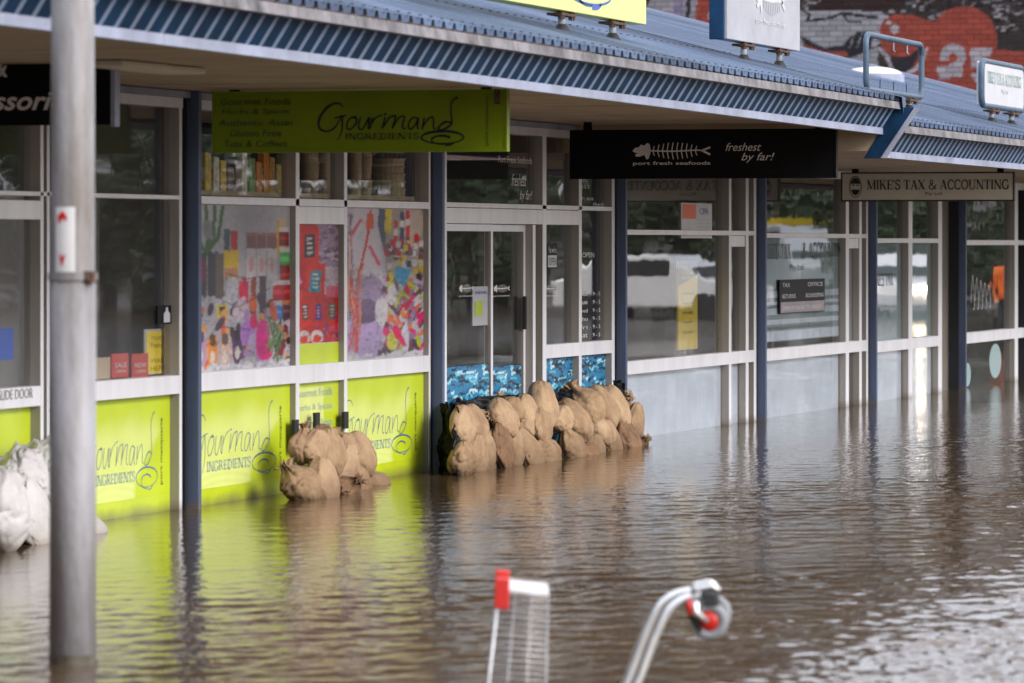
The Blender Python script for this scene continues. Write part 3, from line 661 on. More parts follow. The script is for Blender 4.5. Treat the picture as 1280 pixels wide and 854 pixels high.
# ------------------------------------------------------------------ printed posters and lettering on the shop fronts
M['print'] = attr_mat('printed vinyl', .35)
def poster_a():
    c = Canvas(113, 205, (190, 188, 196)); W_, H_ = 113, 205
    r = random.Random(5)
    for x, t in ((6, 0), (16, -8), (24, 4), (31, 14)): c.line([(x + t * .2, 0), (x - t * .2, 40), (14, 62)], 4, (70, 105, 60))
    for x in (12, 20, 26): c.line([(x, 60), (x, 110)], 6, (60, 58, 66))
    c.rect(0, 50, 8, 130, (90, 84, 96)); c.ell(6, 85, 5, 22, (110, 140, 90)); c.ell(10, 80, 4, 16, (140, 50, 70))
    c.ell(17, 30, 5, 12, (150, 155, 160)); c.rect(26, 60, 34, 115, (110, 100, 92))
    c.rect(35, 30, 41, 56, (70, 90, 98)); c.rect(43, 32, 50, 58, (185, 25, 55)); c.rect(35, 56, 42, 76, (220, 190, 60)); c.rect(43, 56, 51, 80, (225, 195, 50))
    c.rect(36, 78, 50, 92, (200, 150, 110)); c.poly([(40, 88), (52, 90), (48, 130), (36, 128)], (205, 205, 215))
    c.rect(60, 34, 98, 54, (140, 98, 96)); c.rect(60, 34, 98, 37, (165, 120, 112)); c.rect(60, 54, 96, 92, (215, 210, 216))
    for x in (66, 78, 90): c.ell(x, 74, 3, 9, (215, 170, 170)); c.line([(x - 6, 34), (x - 6, 92)], .9, (170, 165, 175))
    c.rect(66, 90, 71, 138, (150, 75, 60)); c.rect(76, 90, 83, 140, (88, 70, 78)); c.rect(56, 90, 60, 134, (200, 40, 80)); c.rect(52, 95, 62, 135, (205, 45, 90))
    c.line([(97, 20), (99, 60)], 4, (215, 175, 70)); c.line([(104, 15), (105, 60)], 3, (225, 190, 80))
    def jar(x, y, w, h, col, cap=(225, 220, 222)): c.rect(x, y, x + w, y + h, col); c.rect(x, y - 5, x + w, y, cap); c.rect(x + 1, y + h * .35, x + w - 1, y + h * .6, tuple(min(255, k + 45) for k in col))
    jar(99, 32, 11, 18, (130, 35, 40)); jar(100, 58, 11, 20, (110, 190, 110)); jar(100, 80, 11, 16, (175, 60, 50), (150, 60, 50))
    jar(92, 100, 10, 20, (190, 60, 70)); jar(103, 100, 10, 20, (185, 50, 60)); jar(92, 126, 10, 18, (110, 150, 220)); jar(103, 126, 10, 18, (110, 70, 80), (225, 150, 120))
    c.poly([(26, 124), (38, 122), (40, 140), (28, 142)], (228, 205, 80)); c.rect(30, 126, 36, 136, (60, 45, 40))
    for i in range(46):
        x, y = r.uniform(0, 110), r.uniform(112, 196); col = r.choice([(80, 60, 78), (225, 175, 130), (190, 160, 205), (215, 200, 215), (70, 50, 62), (225, 120, 90), (120, 95, 120)])
        c.ell(x, y, r.uniform(2, 5), r.uniform(5, 14), col, r.uniform(-30, 30))
    for x, y, col in ((9, 176, (200, 170, 215)), (22, 180, (235, 160, 100)), (36, 180, (225, 190, 175)), (50, 176, (90, 55, 100))):
        c.ell(x, y, 6, 22, col); c.ell(x, y - 14, 4, 8, tuple(int(k * .45) for k in col)); c.ell(x, y + 8, 3, 8, (235, 228, 225))
    c.ell(62, 160, 9, 16, (195, 150, 220)); c.ell(70, 172, 8, 12, (205, 190, 225)); c.ell(80, 170, 9, 26, (238, 75, 165)); c.ell(84, 182, 8, 14, (225, 50, 140)); c.ell(69, 146, 5, 9, (225, 60, 130))
    for i in range(26): c.line([(r.uniform(84, 104), r.uniform(140, 195)), (r.uniform(84, 104), r.uniform(150, 200))], 2, r.choice([(90, 120, 80), (60, 90, 60), (130, 150, 110)]))
    for i in range(12): x = r.uniform(100, 112); y = r.uniform(150, 200); c.ell(x, y, 3, 5, r.choice([(130, 40, 50), (80, 50, 50), (190, 150, 120)]))
    c.line([(36, 84), (60, 92), (84, 88)], 1, (90, 80, 90)); c.line([(22, 110), (50, 128), (88, 104)], 1, (90, 80, 90)); c.line([(30, 150), (66, 156)], 1, (70, 60, 75))
    for i in range(60): x = r.uniform(0, 113); c.ell(x, r.uniform(197, 205), r.uniform(1, 4), r.uniform(1, 3), (226, 226, 232))
    return c
def poster_b():
    c = Canvas(56, 205, (200, 70, 72)); r = random.Random(8)
    c.rect(28, 0, 56, 90, (175, 155, 180))
    for i in range(60): c.ell(r.uniform(28, 56), r.uniform(0, 86), r.uniform(1.5, 5), r.uniform(1, 3.5), r.choice([(140, 90, 135), (110, 85, 110), (200, 190, 205), (150, 130, 150), (120, 110, 100)]))
    c.rect(36, 75, 56, 120, (225, 210, 220)); c.rect(0, 0, 10, 205, (214, 92, 88)); c.ell(8, 90, 7, 22, (190, 40, 50)); c.ell(6, 98, 3, 8, (225, 160, 190))
    def bar_(x, y, w, h, lab, rot=0): c.rect(x, y, x + w, y + h, (218, 78, 66), rot); c.rect(x + w * .22, y + h * .2, x + w * .78, y + h * .8, lab, rot); [c.rect(x + w * .36, y + h * (.28 + k * .12), x + w * .64, y + h * (.34 + k * .12), (225, 215, 215), rot) for k in range(4)]
    bar_(8, 6, 22, 66, (52, 40, 66)); bar_(14, 68, 24, 62, (70, 150, 172), 2); bar_(6, 128, 15, 46, (120, 62, 56)); bar_(23, 130, 14, 44, (95, 50, 150)); bar_(39, 128, 16, 46, (120, 110, 90))
    c.rect(40, 108, 56, 126, (240, 130, 150))
    for i in range(30): c.ell(r.uniform(26, 56), r.uniform(160, 205), 2.5, 4, r.choice([(200, 60, 110), (150, 70, 130), (230, 110, 110), (120, 80, 110)]))
    for x in (12, 28): c.ell(x, 194, 8, 12, (238, 225, 222)); c.ell(x, 197, 5, 7, (222, 90, 80))
    return c
def poster_c():
    c = Canvas(100, 205, (205, 198, 210)); r = random.Random(12)
    for i in range(40): c.line([(r.uniform(0, 14), r.uniform(0, 200)), (r.uniform(0, 14), r.uniform(0, 200))], 2, r.choice([(170, 190, 200), (120, 115, 130), (215, 205, 215), (225, 170, 150)]))
    c.poly([(12, 0), (44, 0), (46, 60), (50, 110), (40, 150), (20, 150), (14, 70)], (214, 208, 218)); c.poly([(28, 30), (44, 24), (50, 120), (26, 120)], (222, 216, 224))
    c.line([(34, 4), (30, 40), (18, 100), (24, 120)], 3, (205, 80, 60)); c.poly([(30, 6), (38, 8), (38, 28), (28, 28)], (220, 110, 80)); c.poly([(44, 0), (52, 0), (56, 40), (50, 60), (42, 20)], (80, 90, 108))
    c.line([(12, 34), (22, 16)], 4, (205, 110, 130)); c.line([(33, 52), (44, 76)], 4, (215, 110, 135))
    c.ell(34, 120, 18, 30, (176, 160, 190)); c.ell(30, 138, 12, 16, (128, 110, 140)); c.ell(24, 170, 24, 26, (200, 182, 222)); c.ell(26, 150, 14, 6, (110, 95, 120)); c.ell(34, 190, 20, 12, (196, 180, 215))
    for i in range(34): c.line([(r.uniform(8, 22), r.uniform(80, 200)), (r.uniform(8, 22), r.uniform(80, 200))], 1.5, r.choice([(225, 150, 120), (205, 90, 80), (190, 140, 150)]))
    c.rect(52, 0, 100, 95, (168, 162, 158)); c.poly([(52, 0), (60, 0), (58, 36), (50, 30)], (222, 200, 70))
    c.ell(85, 18, 14, 26, (205, 190, 180)); c.ell(90, 40, 4, 6, (210, 40, 60))
    for x, y0_, col in ((64, 16, (200, 60, 60)), (72, 4, (50, 60, 90)), (79, 2, (200, 40, 60))):
        c.rect(x - 2.4, y0_, x + 2.4, y0_ + 40, col); c.rect(x - 2.6, y0_ + 12, x + 2.6, y0_ + 20, (230, 225, 225)); c.rect(x - 2.8, y0_ + 38, x + 3, y0_ + 60, (40, 35, 50))
    for i in range(70): x, y = r.uniform(52, 98), r.uniform(44, 100); c.rect(x - 3, y - 4, x + 3, y + 4, r.choice([(60, 50, 60), (225, 220, 225), (210, 190, 90), (120, 90, 100), (180, 60, 70), (200, 200, 205)]))
    c.poly([(64, 78), (84, 84), (76, 108), (62, 100)], (100, 165, 205)); c.poly([(84, 100), (96, 130), (100, 150), (88, 140)], (228, 222, 230)); c.poly([(78, 100), (88, 140), (80, 160), (72, 120)], (200, 60, 90))
    for i in range(120):
        x, y = r.uniform(48, 98), r.uniform(104, 202); c.ell(x, y, r.uniform(1.5, 3.5), r.uniform(4, 13), r.choice([(190, 205, 90), (225, 130, 110), (205, 60, 90), (225, 215, 225), (120, 90, 100), (215, 150, 60), (160, 140, 170), (90, 70, 90), (235, 90, 140)]), r.uniform(-50, 50))
    c.ell(47, 140, 8, 20, (228, 224, 232)); c.ell(60, 118, 6, 14, (230, 226, 234)); c.ell(60, 182, 7, 13, (225, 222, 130)); c.ell(76, 180, 5, 20, (222, 222, 236)); c.ell(68, 176, 4, 16, (232, 60, 120), -30)
    for i in range(60): c.ell(r.uniform(0, 100), r.uniform(198, 205), r.uniform(1, 4), r.uniform(1, 3), (228, 228, 234))
    return c
for cv, (a, b), (zb, zt), lab in ((enrich(poster_a(), 1), (248, 370), (H_at(300, 462.3), H_at(300, 256.2)), 'poster crowded with bottles, jars and pink packets'),
                            (enrich(poster_b(), 2, 1300), (374.5, 430.3), (mrz1 + .13, tz0 - 0.012), 'narrow poster of red boxes'),
                            (enrich(poster_c(), 3), (434, 536.3), (H_at(300, 462.3), H_at(300, 256.2)), 'poster with a white bag, mauve cup and sweets')):
    if 'narrow' in lab: zt = H_at(395, 278)
    xa, xb = X_at(a) + .003, X_at(b) - .003
    fr = facade_frame(xa, GD - .02, zb + .004)
    mb = MB(); mb.box(xa, xb, GD - .02, GD + .004, zb, zt); pp = mb.build('poster_board', M['whitebox'], w1)
    o = print_sheet('poster', cv, fr, xb - xa, zt - zb - .008, M['print'], w1); o['label'] = lab
# word logos on the lime panels (a brushed pale field, then the blue lettering)
def limepanel(win, a, b, z1, y, fl=0.0):
    xa, xb = X_at(a), X_at(b); w = xb - xa; fr = facade_frame(xa, y, 0)
    # printed pale brush field fading softly into the lime, darker lime corner at the lower right
    c = Canvas(70, 90, (0, 0, 0)); u, v = c.X / 69, c.Y / 89
    lime_, pale = np.array((.50, .62, .02)), np.array((.68, .76, .27))
    sm = lambda e0, e1, q: np.clip((q - e0) / (e1 - e0), 0, 1) ** 2 * (3 - 2 * np.clip((q - e0) / (e1 - e0), 0, 1))
    wob = .03 * np.sin(u * 9 + a) + .02 * np.sin(u * 23 + v * 7)
    f = sm(.12, .42, v + wob) * (1 - sm(.66, .72, u + .5 * np.clip(v - .45, -.1, .4) - .12 + wob * .6)) * (.75 + .25 * np.sin(v * 40 + 3 * np.sin(u * 5)) ** 2 * sm(.7, .8, v))
    f = np.clip(f * .9, 0, 1)[..., None]; c.a[:] = lime_ * (1 - f) + pale * f
    print_sheet('lime_print', c, Frame((xa + .002, y, .10), (1, 0, 0), (0, 0, 1), (0, -1, 0)), w - .004, z1 - .102, M['print'], win, d=.0012)
    logo(fr, -w * .02 + fl * w, .135, w * .87, z1 - .135 - .09, M['blueink'], M['paleink'], win, d=.0025, k=.5)
    t = text_mesh('port macquarie', Frame(fr.p(w * .915, .16, 0), (0, 0, 1), (-1, 0, 0), (0, -1, 0)), 0, 0, z1 - .30, w * .035, 'side_lettering', M['darkink'], win, d=.003)
gy = GD - .02
limepanel(w0, 116, 224.5, H_at(200, 494.5), GD); limepanel(w1, 248, 370, H_at(300, 485.3), gy); limepanel(w1, 434, 536.3, H_at(300, 485.3), gy)
fr = facade_frame(xm0, gy, 0); wm = xm1 - xm0
mb = MB(); mb.box(xm0 + wm * .0, xm0 + wm * .66, gy - .001, gy, .25, .66); mb.build('pale_brush_print', M['limepale'], w1)
for k, s in enumerate(('Gourmet Foods', 'Herbs & Spices', 'Authentic Asian', 'Gluten Free', 'Teas & Coffees')):
    text_mesh(s, fr, wm * .05, .60 - k * .10, wm * .8, .055, 'lettering', M['paleink'], w1, d=.003)
# PLEASE SLIDE DOOR on the rail at the far left
text_mesh('PLEASE SLIDE DOOR', facade_frame(X_at(-34), 0, H_at(20, 499)), .05, 0, X_at(40) - X_at(-30), .055, 'lettering', M['reveal'], w0, d=.004)

# rippled water print along the foot of the seafood shop
def fishprint():
    c = Canvas(300, 90, (38, 125, 170)); r = random.Random(4)
    for i in range(900):
        x, y = r.uniform(0, 300), r.uniform(-4, 88); w = r.uniform(2, 9); s = r.uniform(-2.5, 2.5)
        c.line([(x, y), (x + w, y + s), (x + 2 * w, y - s * .5)], r.uniform(.8, 2.4), r.choice([(12, 16, 28), (20, 40, 66), (15, 15, 22), (110, 195, 225), (185, 225, 240), (30, 100, 150), (60, 50, 50)]))
    return c
fp = fishprint()
for (a, b, y) in ((562, 616, .02 + .012), (621, 664, .082), (683, 724, GD - .004), (727.2, 765, GD - .004)):
    xa, xb = X_at(a), X_at(b); zt = H_at(a, 459 if a < 640 else 455, 0) if a < 670 else H_at(700, 448)
    sub = Canvas(90, 90, (0, 0, 0)); o = int((a * 7) % 200); sub.a[:] = fp.a[:, o:o + 90]
    mb = MB(); mb.box(xa, xb, y, y + .003, -.3, zt); mb.build('sticker_film', M['blacksign'], w2)
    print_sheet('water_print', sub, facade_frame(xa, y, -.1), xb - xa, zt + .1 - .003, M['print'], w2, d=.002)
# fish emblems and small lettering on the seafood doors and glass
for a, b, yy, py in ((578, 596, .03, 367), (630, 650, .085, 367), (688, 706, GD, 367)):
    xa, xb = X_at(a), X_at(b); fishbone(facade_frame(xa, yy, H_at(a, py)), 0, 0, xb - xa, .07, M['whiteink'], w2, k=1.6, d=.005)
    text_mesh('port fresh seafoods', facade_frame(xa, yy, H_at(a, py)), 0, -.03, xb - xa, .018, 'small_lettering', M['whiteink'], w2)
fr = facade_frame(X_at(630), GD, H_at(650, 204))
text_mesh('Port Fresh Seafoods', fr, .05, 0, X_at(674) - X_at(632), .05, 'lettering', M['whiteink'], w2)
text_mesh('freshest', fr, .40, -.17, .4, .09, 'lettering', M['whiteink'], w2, shear=.4); text_mesh('by far!', fr, .62, -.29, .34, .09, 'lettering', M['whiteink'], w2, shear=.4)
fr = facade_frame(X_at(729), GD, H_at(745, 236))
text_mesh('this is a', fr, .04, 0, .35, .04, 'lettering', M['whiteink'], w2); text_mesh('no fry zone', fr, .02, -.10, .5, .04, 'lettering', M['whiteink'], w2); text_mesh('thanks', fr, .5, -.15, .4, .05, 'lettering', M['whiteink'], w2)
fr = facade_frame(X_at(729), GD, H_at(745, 370))
for k in range(6):
    for j in range(2): text_mesh(('mon', 'tue', 'wed', 'thu', 'fri', 'sat')[k] if j == 0 else '9 - 5', fr, .12 + j * .38, -k * .065, .22, .03, 'hours_lettering', M['whiteink'], w2)
text_mesh('OPEN', facade_frame(X_at(737), GD, H_at(745, 322)), 0, 0, .35, .04, 'lettering', M['whiteink'], w2)

def card(name, label, cat, px0, px1, pyt, pyb, y, m, t=.01, rot=0):
    xa, xb = X_at(px0, y), X_at(px1, y); pm = (px0 + px1) / 2
    z0, z1 = H_at(pm, pyb, y), H_at(pm, pyt, y); mb = MB(); w, h = xb - xa, z1 - z0
    mb.box(-w / 2, w / 2, 0, t, 0, h); o = mb.build(name, M[m], None, bevel=.002)
    o.location = ((xa + xb) / 2, y, z0); o.rotation_euler = (0, 0, 0)
    tag(o, label, cat); return o, facade_frame(xa, y, z0), w, h
def ctext(o, s, fr, a, b, w, h, m, n='lettering'):
    text_mesh(s, fr, a, b, w, h, n, M[m], o, d=.003)
# notices in the windows
o, fr, w, h = card('notice_board', 'yellow framed notice leaning in the left window above two red cards', 'notice', 181, 214, 411, 468, .12, 'whitebox')
pan = MB(); pan.box(fr.o.x + w * .05, fr.o.x + w * .95, .117, .12, fr.o.z + h * .03, fr.o.z + h * .95); M['notice'] = mat('yellow notice print', (.85, .62, .02), .5, .04); pan.build('yellow_print', M['notice'], o)
for k, s in enumerate(('Vacation', 'Position', '', 'WALK', 'HERE!')):
    if s: ctext(o, s, fr, w * .2, h * (.76 - .17 * k), w * .62, h * .11, 'blackink')
for (a, b, s, lab) in ((140, 161, 'SALE', 'red card with white print, left of the pair standing on the window ledge'), (165, 185.5, 'NOW', 'plain red card, right of the pair standing in front of the yellow notice')):
    o, fr, w, h = card('window_card', lab, 'card', a, b, 442, 472, .085, 'redink'); ctext(o, s, fr, w * .15, h * .42, w * .7, h * .2, 'whiteink'); ctext(o, 'OPEN', fr, w * .2, h * .2, w * .6, h * .12, 'whiteink')
o, fr, w, h = card('leaflet_rack', 'peach and white leaflets on the ledge beside the grey pole', 'leaflets', 119, 138, 447, 474, .085, 'card')
o, fr, w, h = card('price_tag_sticker', 'small dark sticker with a white bottle shape high in the left window', 'sticker', 197, 214, 382, 405, .05, 'blacksign')
mb = MB(); mb.add([fr.p(w * x_, h * y_, .003) for x_, y_ in ((.42, .08), (.88, .08), (.88, .55), (.74, .70), (.72, .90), (.58, .90), (.56, .70), (.42, .55))], [tuple(range(8))]); mb.build('bottle_print', M['whitebox'], o)
o, fr, w, h = card('oval_sticker', 'dark blue oval sticker on the sliding door at the left edge', 'sticker', -2, 17, 410, 450, .05, 'blueink')
o, fr, w, h = card('menu_sheet', 'white and green menu sheet taped inside the seafood door', 'notice', 591, 615, 358, 407, .045, 'whitebox')
ctext(o, 'MENU', fr, w * .1, h * .8, w * .7, h * .08, 'blueink'); mb = MB(); mb.box(fr.o.x + w * .1, fr.o.x + w * .5, fr.o.y - .003, fr.o.y, fr.o.z + h * .25, fr.o.z + h * .62); mb.build('green_print', M['lime'], o)
o, fr, w, h = card('open_sign', 'small black and white sign hanging inside the side light of the seafood shop', 'sign', 684, 696, 304, 336, .05, 'blacksign')
ctext(o, "Yes we're", fr, w * .1, h * .62, w * .8, h * .25, 'whiteink'); mb = MB(); mb.box(fr.o.x + w * .06, fr.o.x + w * .94, .046, .05, fr.o.z + h * .06, fr.o.z + h * .52); mb.build('white_print', M['whitebox'], o); text_mesh('OPEN', fr, w * .12, h * .12, w * .76, h * .32, 'lettering', M['blackink'], o, d=.006)
o, fr, w, h = card('licence_sheet', 'white sheet with an orange square taped above the transom of the office', 'notice', 852, 890, 254, 298, .05, 'whitebox')
mb = MB(); mb.box(fr.o.x + w * .03, fr.o.x + w * .46, .046, .05, fr.o.z + h * .55, fr.o.z + h * .96); mb.build('orange_print', mat('orange print', (.70, .17, .09), .5, .05), o); ctext(o, 'CPA', fr, w * .58, h * .68, w * .3, h * .18, 'blueink')
for k in range(4): ctext(o, 'registered agent', fr, w * .5, h * (.5 - .1 * k), w * .42, h * .05, 'reveal')
o, fr, w, h = card('pull_up_banner', 'tall yellow and grey banner standing behind the first office window', 'banner', 848, 872, 326, 437, .25, 'notice', .02)
mb = MB(); mb.add([fr.p(0, h * .72, .003), fr.p(w, h * .84, .003), fr.p(w, h * 1.0, .003), fr.p(0, h * 1.0, .003)], [(0, 1, 2, 3)]); mb.build('grey_print', M['blind'], o)
for k, s in enumerate(('YOUR', 'TAX', 'REFUND')): text_mesh(s, fr, w * .15, h * (.90 - .055 * k), w * .6, h * .035, 'lettering', M['notice'], o, d=.005)
for k in range(5): text_mesh(('individual', 'business', 'trusts', 'super', 'CALL NOW')[k], fr, w * .2, h * (.62 - .11 * k), w * .55, h * .03, 'lettering', M['blackink'], o, d=.005)
mb = MB(); mb.box(fr.o.x + w * .45, fr.o.x + w * .52, .27, .29, -.3, fr.o.z + .02); mb.build('stand', M['reveal'], o)
# office window: frosted teal film with lettering, dark board
M['film'] = mat('frosted teal film', (.27, .38, .40), .45, .06, 2)
M['filmglare'] = mat('pale frosted band and pane reflection', (.76, .83, .94), .4, .10, 3)
def film(win, a, b, z0, z1, m='film', y=GD + .012, name='film_or_reflection'):
    mb = MB(); mb.box(X_at(a), X_at(b), y, y + .004, z0, z1); return mb.build(name, M[m], win)
film(w4, 957, 1057, H_at(1005, 425), H_at(1005, 296), 'film')
for (pa, pb) in ((363, 371), (376, 380), (384, 392), (398, 404), (412, 424)): film(w4, 957, 1057, H_at(1005, pb), H_at(1005, pa), 'filmglare', GD + .008, 'pale_band')
fr = facade_frame(X_at(958), GD - .001, 0)
mb = MB(); serif(mb, fr, "MIKE'S TAX", .12, H_at(975, 323.5), X_at(995) - X_at(960), H_at(975, 305) - H_at(975, 323.5), .002); serif(mb, fr, "& ACCOUNTING", 1.75, H_at(1020, 321), 1.9, H_at(1020, 305) - H_at(1020, 322), .002)
mb.build('lettering', M['blackink'], w4); text_mesh('Pty Ltd', facade_frame(X_at(996), GD, H_at(1003, 340)), 0, 0, .55, .07, 'small_lettering', M['blackink'], w4)
text_mesh('Servicing small business & individuals', facade_frame(X_at(968), GD, H_at(1003, 411.5)), 0, 0, X_at(1042) - X_at(968), .045, 'small_lettering', M['blackink'], w4)
o, fr, w, h = card('office_board', 'dark board with pale lettering in the teal frosted office window', 'sign', 974.5, 1031, 349, 391, .045, 'blacksign')
mb = MB(); mb.box(fr.o.x + w * .02, fr.o.x + w * .98, .041, .045, fr.o.z + h * .03, fr.o.z + h * .34); mb.build('mauve_print', mat('mauve print', (.30, .26, .30), .5), o)
for s, a, b, c_, d_ in (('TAX', .05, .78, .16, .12), ('RETURNS', .05, .45, .28, .12), ('OFFICE', .60, .78, .34, .12), ('BOOKKEEPING', .56, .45, .4, .12), ('OPEN MONDAY TO FRIDAY', .05, .10, .88, .12)): text_mesh(s, fr, w * a, h * b, w * c_, h * d_, 'lettering', M['whiteink'], o, d=.006)
film(w4, 957, 1057, -.3, H_at(1005, 448), 'filmglare'); film(w3, 781, 911, -.3, H_at(840, 464), 'filmglare', name='film_or_reflection'); film(w3, 914.5, 932, -.3, H_at(840, 464), 'filmglare')  # lower panes: pale sheets with the water's reflection put into their colour
film(w5, 1095, 1135, -.3, H_at(1130, 438), 'filmglare'); film(w5, 1141, 1172, -.3, H_at(1130, 438), 'filmglare')
film(w5, 1095, 1135, H_at(1130, 424), H_at(1130, 304), 'film'); film(w5, 1141, 1172, H_at(1130, 424), H_at(1130, 304), 'film')
film(w4, 1061.2, 1074, H_at(1067, 431), H_at(1067, 310), 'greysign')
mb = MB(); serif(mb, facade_frame(X_at(1097), GD, 0), "MIKE'S TAX", .0, H_at(1115, 357), X_at(1125) - X_at(1098), H_at(1115, 342) - H_at(1115, 357), .002); mb.build('lettering', M['blackink'], w5)
# white swirl on the last window, surfboard and figure prints near the water
mb = MB(); fr = facade_frame(X_at(1219), GD, H_at(1235, 384)); wd = X_at(1247) - X_at(1219)
for k in range(5): ribbon(mb, fr, smooth_pts([(wd * (.05 + .18 * k), .05 + .02 * k), (wd * (.12 + .18 * k), .36 - .03 * k), (wd * (.2 + .18 * k), .04), (wd * (.16 + .18 * k), -.02)]), .02, .003)
mb.build('white_lettering', M['whitebox'], w6)
for (a, b, pt, pb) in ((1243, 1258, 432, 476), (1212, 1220, 452, 481)):
    xa, xb = X_at(a), X_at(b); z0, z1 = H_at(1230, pb), H_at(1230, pt); cx = (xa + xb) / 2; cz = (z0 + z1) / 2
    mb = MB(); mb.add([(cx + (xb - xa) / 2 * math.cos(t), GD - .003, cz + (z1 - z0) / 2 * math.sin(t)) for t in np.linspace(0, 6.28, 25)[:-1]], [tuple(range(24))]); mb.build('oval_print', M['film'], w6)

# ------------------------------------------------------------------ signs hanging under the canopy, square to the shop fronts
def blade(name, label, px0, px1, y0, pyt, pyb, face, edge, t=.05, y1=None, x=None):
    if x is None: x = X_at(px0, y0)
    if y1 is None: y1 = Y_at(px1, x)
    z1 = H_at(px0 if pyt[0] is None else pyt[0], pyt[1], y0 if pyt[0] is None else Y_at(pyt[0], x)); z0 = H_at(pyb[0], pyb[1], Y_at(pyb[0], x))
    s = thing(name, label, 'sign', (x, (y0 + y1) / 2, z0))
    mb = MB(); mb.box(x, x + t, y1, y0, z0, z1); mb.build('sign_panel', face, s)
    e = .014; mb = MB(); mb.box(x - .004, x + t + .004, y1, y0, z1 + .0005, z1 + e); mb.box(x - .004, x + t + .004, y1, y0, z0 - e, z0 - .0005)
    mb.box(x - .004, x + t + .004, y1 - e, y1 - .0005, z0 - e, z1 + e); mb.box(x - .004, x + t + .004, y0 + .0005, y0 + e, z0 - e, z1 + e); mb.build('edge_frame', edge, s)
    hs = soffit_of(x)
    for yy in (y0 - .12, y1 + .12):
        mb = MB(); mb.box(x + .01, x + t - .01, yy - .03, yy + .03, z1 + e, hs + .01); mb.build('hanger', M['blacksign'], s)
    return s, blade_frame(x, y0, z0), y0 - y1, z1 - z0, x
s, fr, w, h, gx_ = blade('hanging_sign', 'lime green hanging sign with dark looping lettering under the canopy', 268, 631, -.22, (450, 116), (450, 187.5), M['limesign'], M['limesign'])
logo(fr, w * .362, h * .06, w * .5, h * .86, M['blackink'], M['darkink'], s, k=1.3)
for k, t_ in enumerate(('Gourmet Foods', 'Herbs & Spices', 'Authentic Asian', 'Gluten Free', 'Teas & Coffees')):
    ww = (.245, .235, .26, .18, .22)[k] * w; text_mesh(t_, fr, w * .145 - ww / 2, h * (.80 - .185 * k), ww, h * .12, 'small_lettering', M['darkink'], s, shear=.15)
text_mesh('port macquarie', Frame(fr.p(w * .948, h * .06, 0), (0, 0, 1), (0, 1, 0), (-1, 0, 0)), 0, 0, h * .86, w * .014, 'side_lettering', M['darkink'], s)
mb = MB(); mb.box(fr.o.x - .012, fr.o.x, fr.o.y - w * .985, fr.o.y - w * .965, fr.o.z + h * .78, fr.o.z + h * 1.03); mb.build('bracket', M['rust'], s)
s, fr, w, h, _x = blade('hanging_sign', 'long black hanging sign with a white fish skeleton under the canopy', 714.5, 1043, -.2, (880, 164), (880, 221), M['blacksign'], M['blacksign'])
fishbone(fr, w * .235, h * .36, w * .30, h * .42, M['whiteink'], s)
text_mesh('port fresh seafoods', fr, w * .237, h * .24, w * .295, h * .10, 'lettering', M['whiteink'], s, bold=.01)
text_mesh('freshest', fr, w * .59, h * .56, w * .135, h * .18, 'lettering', M['whiteink'], s, shear=.35); text_mesh('by far!', fr, w * .65, h * .30, w * .125, h * .22, 'lettering', M['whiteink'], s, shear=.35)
s, fr, w, h, _x = blade('hanging_sign', 'cream hanging sign with black serif lettering and a bearded face emblem', 1053, 1266, -.25, (1160, 217), (1160, 250), M['cream'], M['blackink'])
mb = MB(); serif(mb, fr, "MIKE'S TAX & ACCOUNTING", w * .145, h * .40, w * .835, h * .36); mb.build('lettering', M['blackink'], s)
text_mesh('Pty Ltd', fr, w * .49, h * .14, w * .095, h * .16, 'small_lettering', M['blackink'], s)
mb = MB(); c0 = (w * .078, h * .5)
ribbon(mb, fr, [(c0[0] + w * .034 * math.cos(t), c0[1] + h * .40 * math.sin(t)) for t in np.linspace(0, 6.28, 28)], .008, .004)
hair = [(c0[0] + w * .030 * math.cos(t), c0[1] + h * .34 * math.sin(t)) for t in np.linspace(.35, 2.79, 12)]
mb.add([fr.p(*p, .004) for p in hair], [tuple(range(len(hair)))])
beard = [(c0[0] + w * .026 * math.cos(t), c0[1] + h * .32 * math.sin(t)) for t in np.linspace(3.5, 5.92, 12)] + [(c0[0] + w * .012, c0[1] - h * .10), (c0[0] - w * .012, c0[1] - h * .10)]
mb.add([fr.p(*p, .005) for p in beard], [tuple(range(len(beard)))])
for e in (-1, 1): ribbon(mb, fr, [(c0[0] + e * w * .007, c0[1] + h * .06), (c0[0] + e * w * .018, c0[1] + h * .06)], .012, .005)
mb.build('face_emblem', M['blackink'], s)
xb_ = 22.9; ye = Y_at(145, xb_)
s = thing('hanging_sign', 'black hanging sign with pale grey end trim, cut off by the left edge', 'sign', (xb_, ye, 2))
z1, z0 = H_at(100, 52, ye), H_at(100, 153, ye)
mb = MB(); mb.box(xb_, xb_ + .05, ye + .03, -.25, z0, z1); mb.build('sign_panel', M['blacksign'], s)
mb = MB(); mb.box(xb_ - .01, xb_ + .06, ye, ye + .028, z0 - .01, z1 + .01); mb.build('end_trim', M['trim'], s, bevel=.005)
fr = blade_frame(xb_, 0, 0); sc_ = Zc(xb_, -1.5) / F_PX
def b_at(px, py): y = Y_at(px, xb_); return -y, H_at(px, py, y)
for t_, p0, p1, sh in (('Accessories', (-84, 139), (96, 113), .3), ('&', (-8, 97), (10, 70), 0)):
    a0, b0 = b_at(*p0); a1, b1 = b_at(*p1); text_mesh(t_, fr, a0, b0, a1 - a0, b1 - b0, 'lettering', M['whiteink'], s, shear=sh, bold=.02)
for yy in (-.5, ye + .3): mb = MB(); mb.box(xb_ + .01, xb_ + .04, yy - .03, yy + .03, z1, 2.53); mb.build('hanger', M['blacksign'], s)

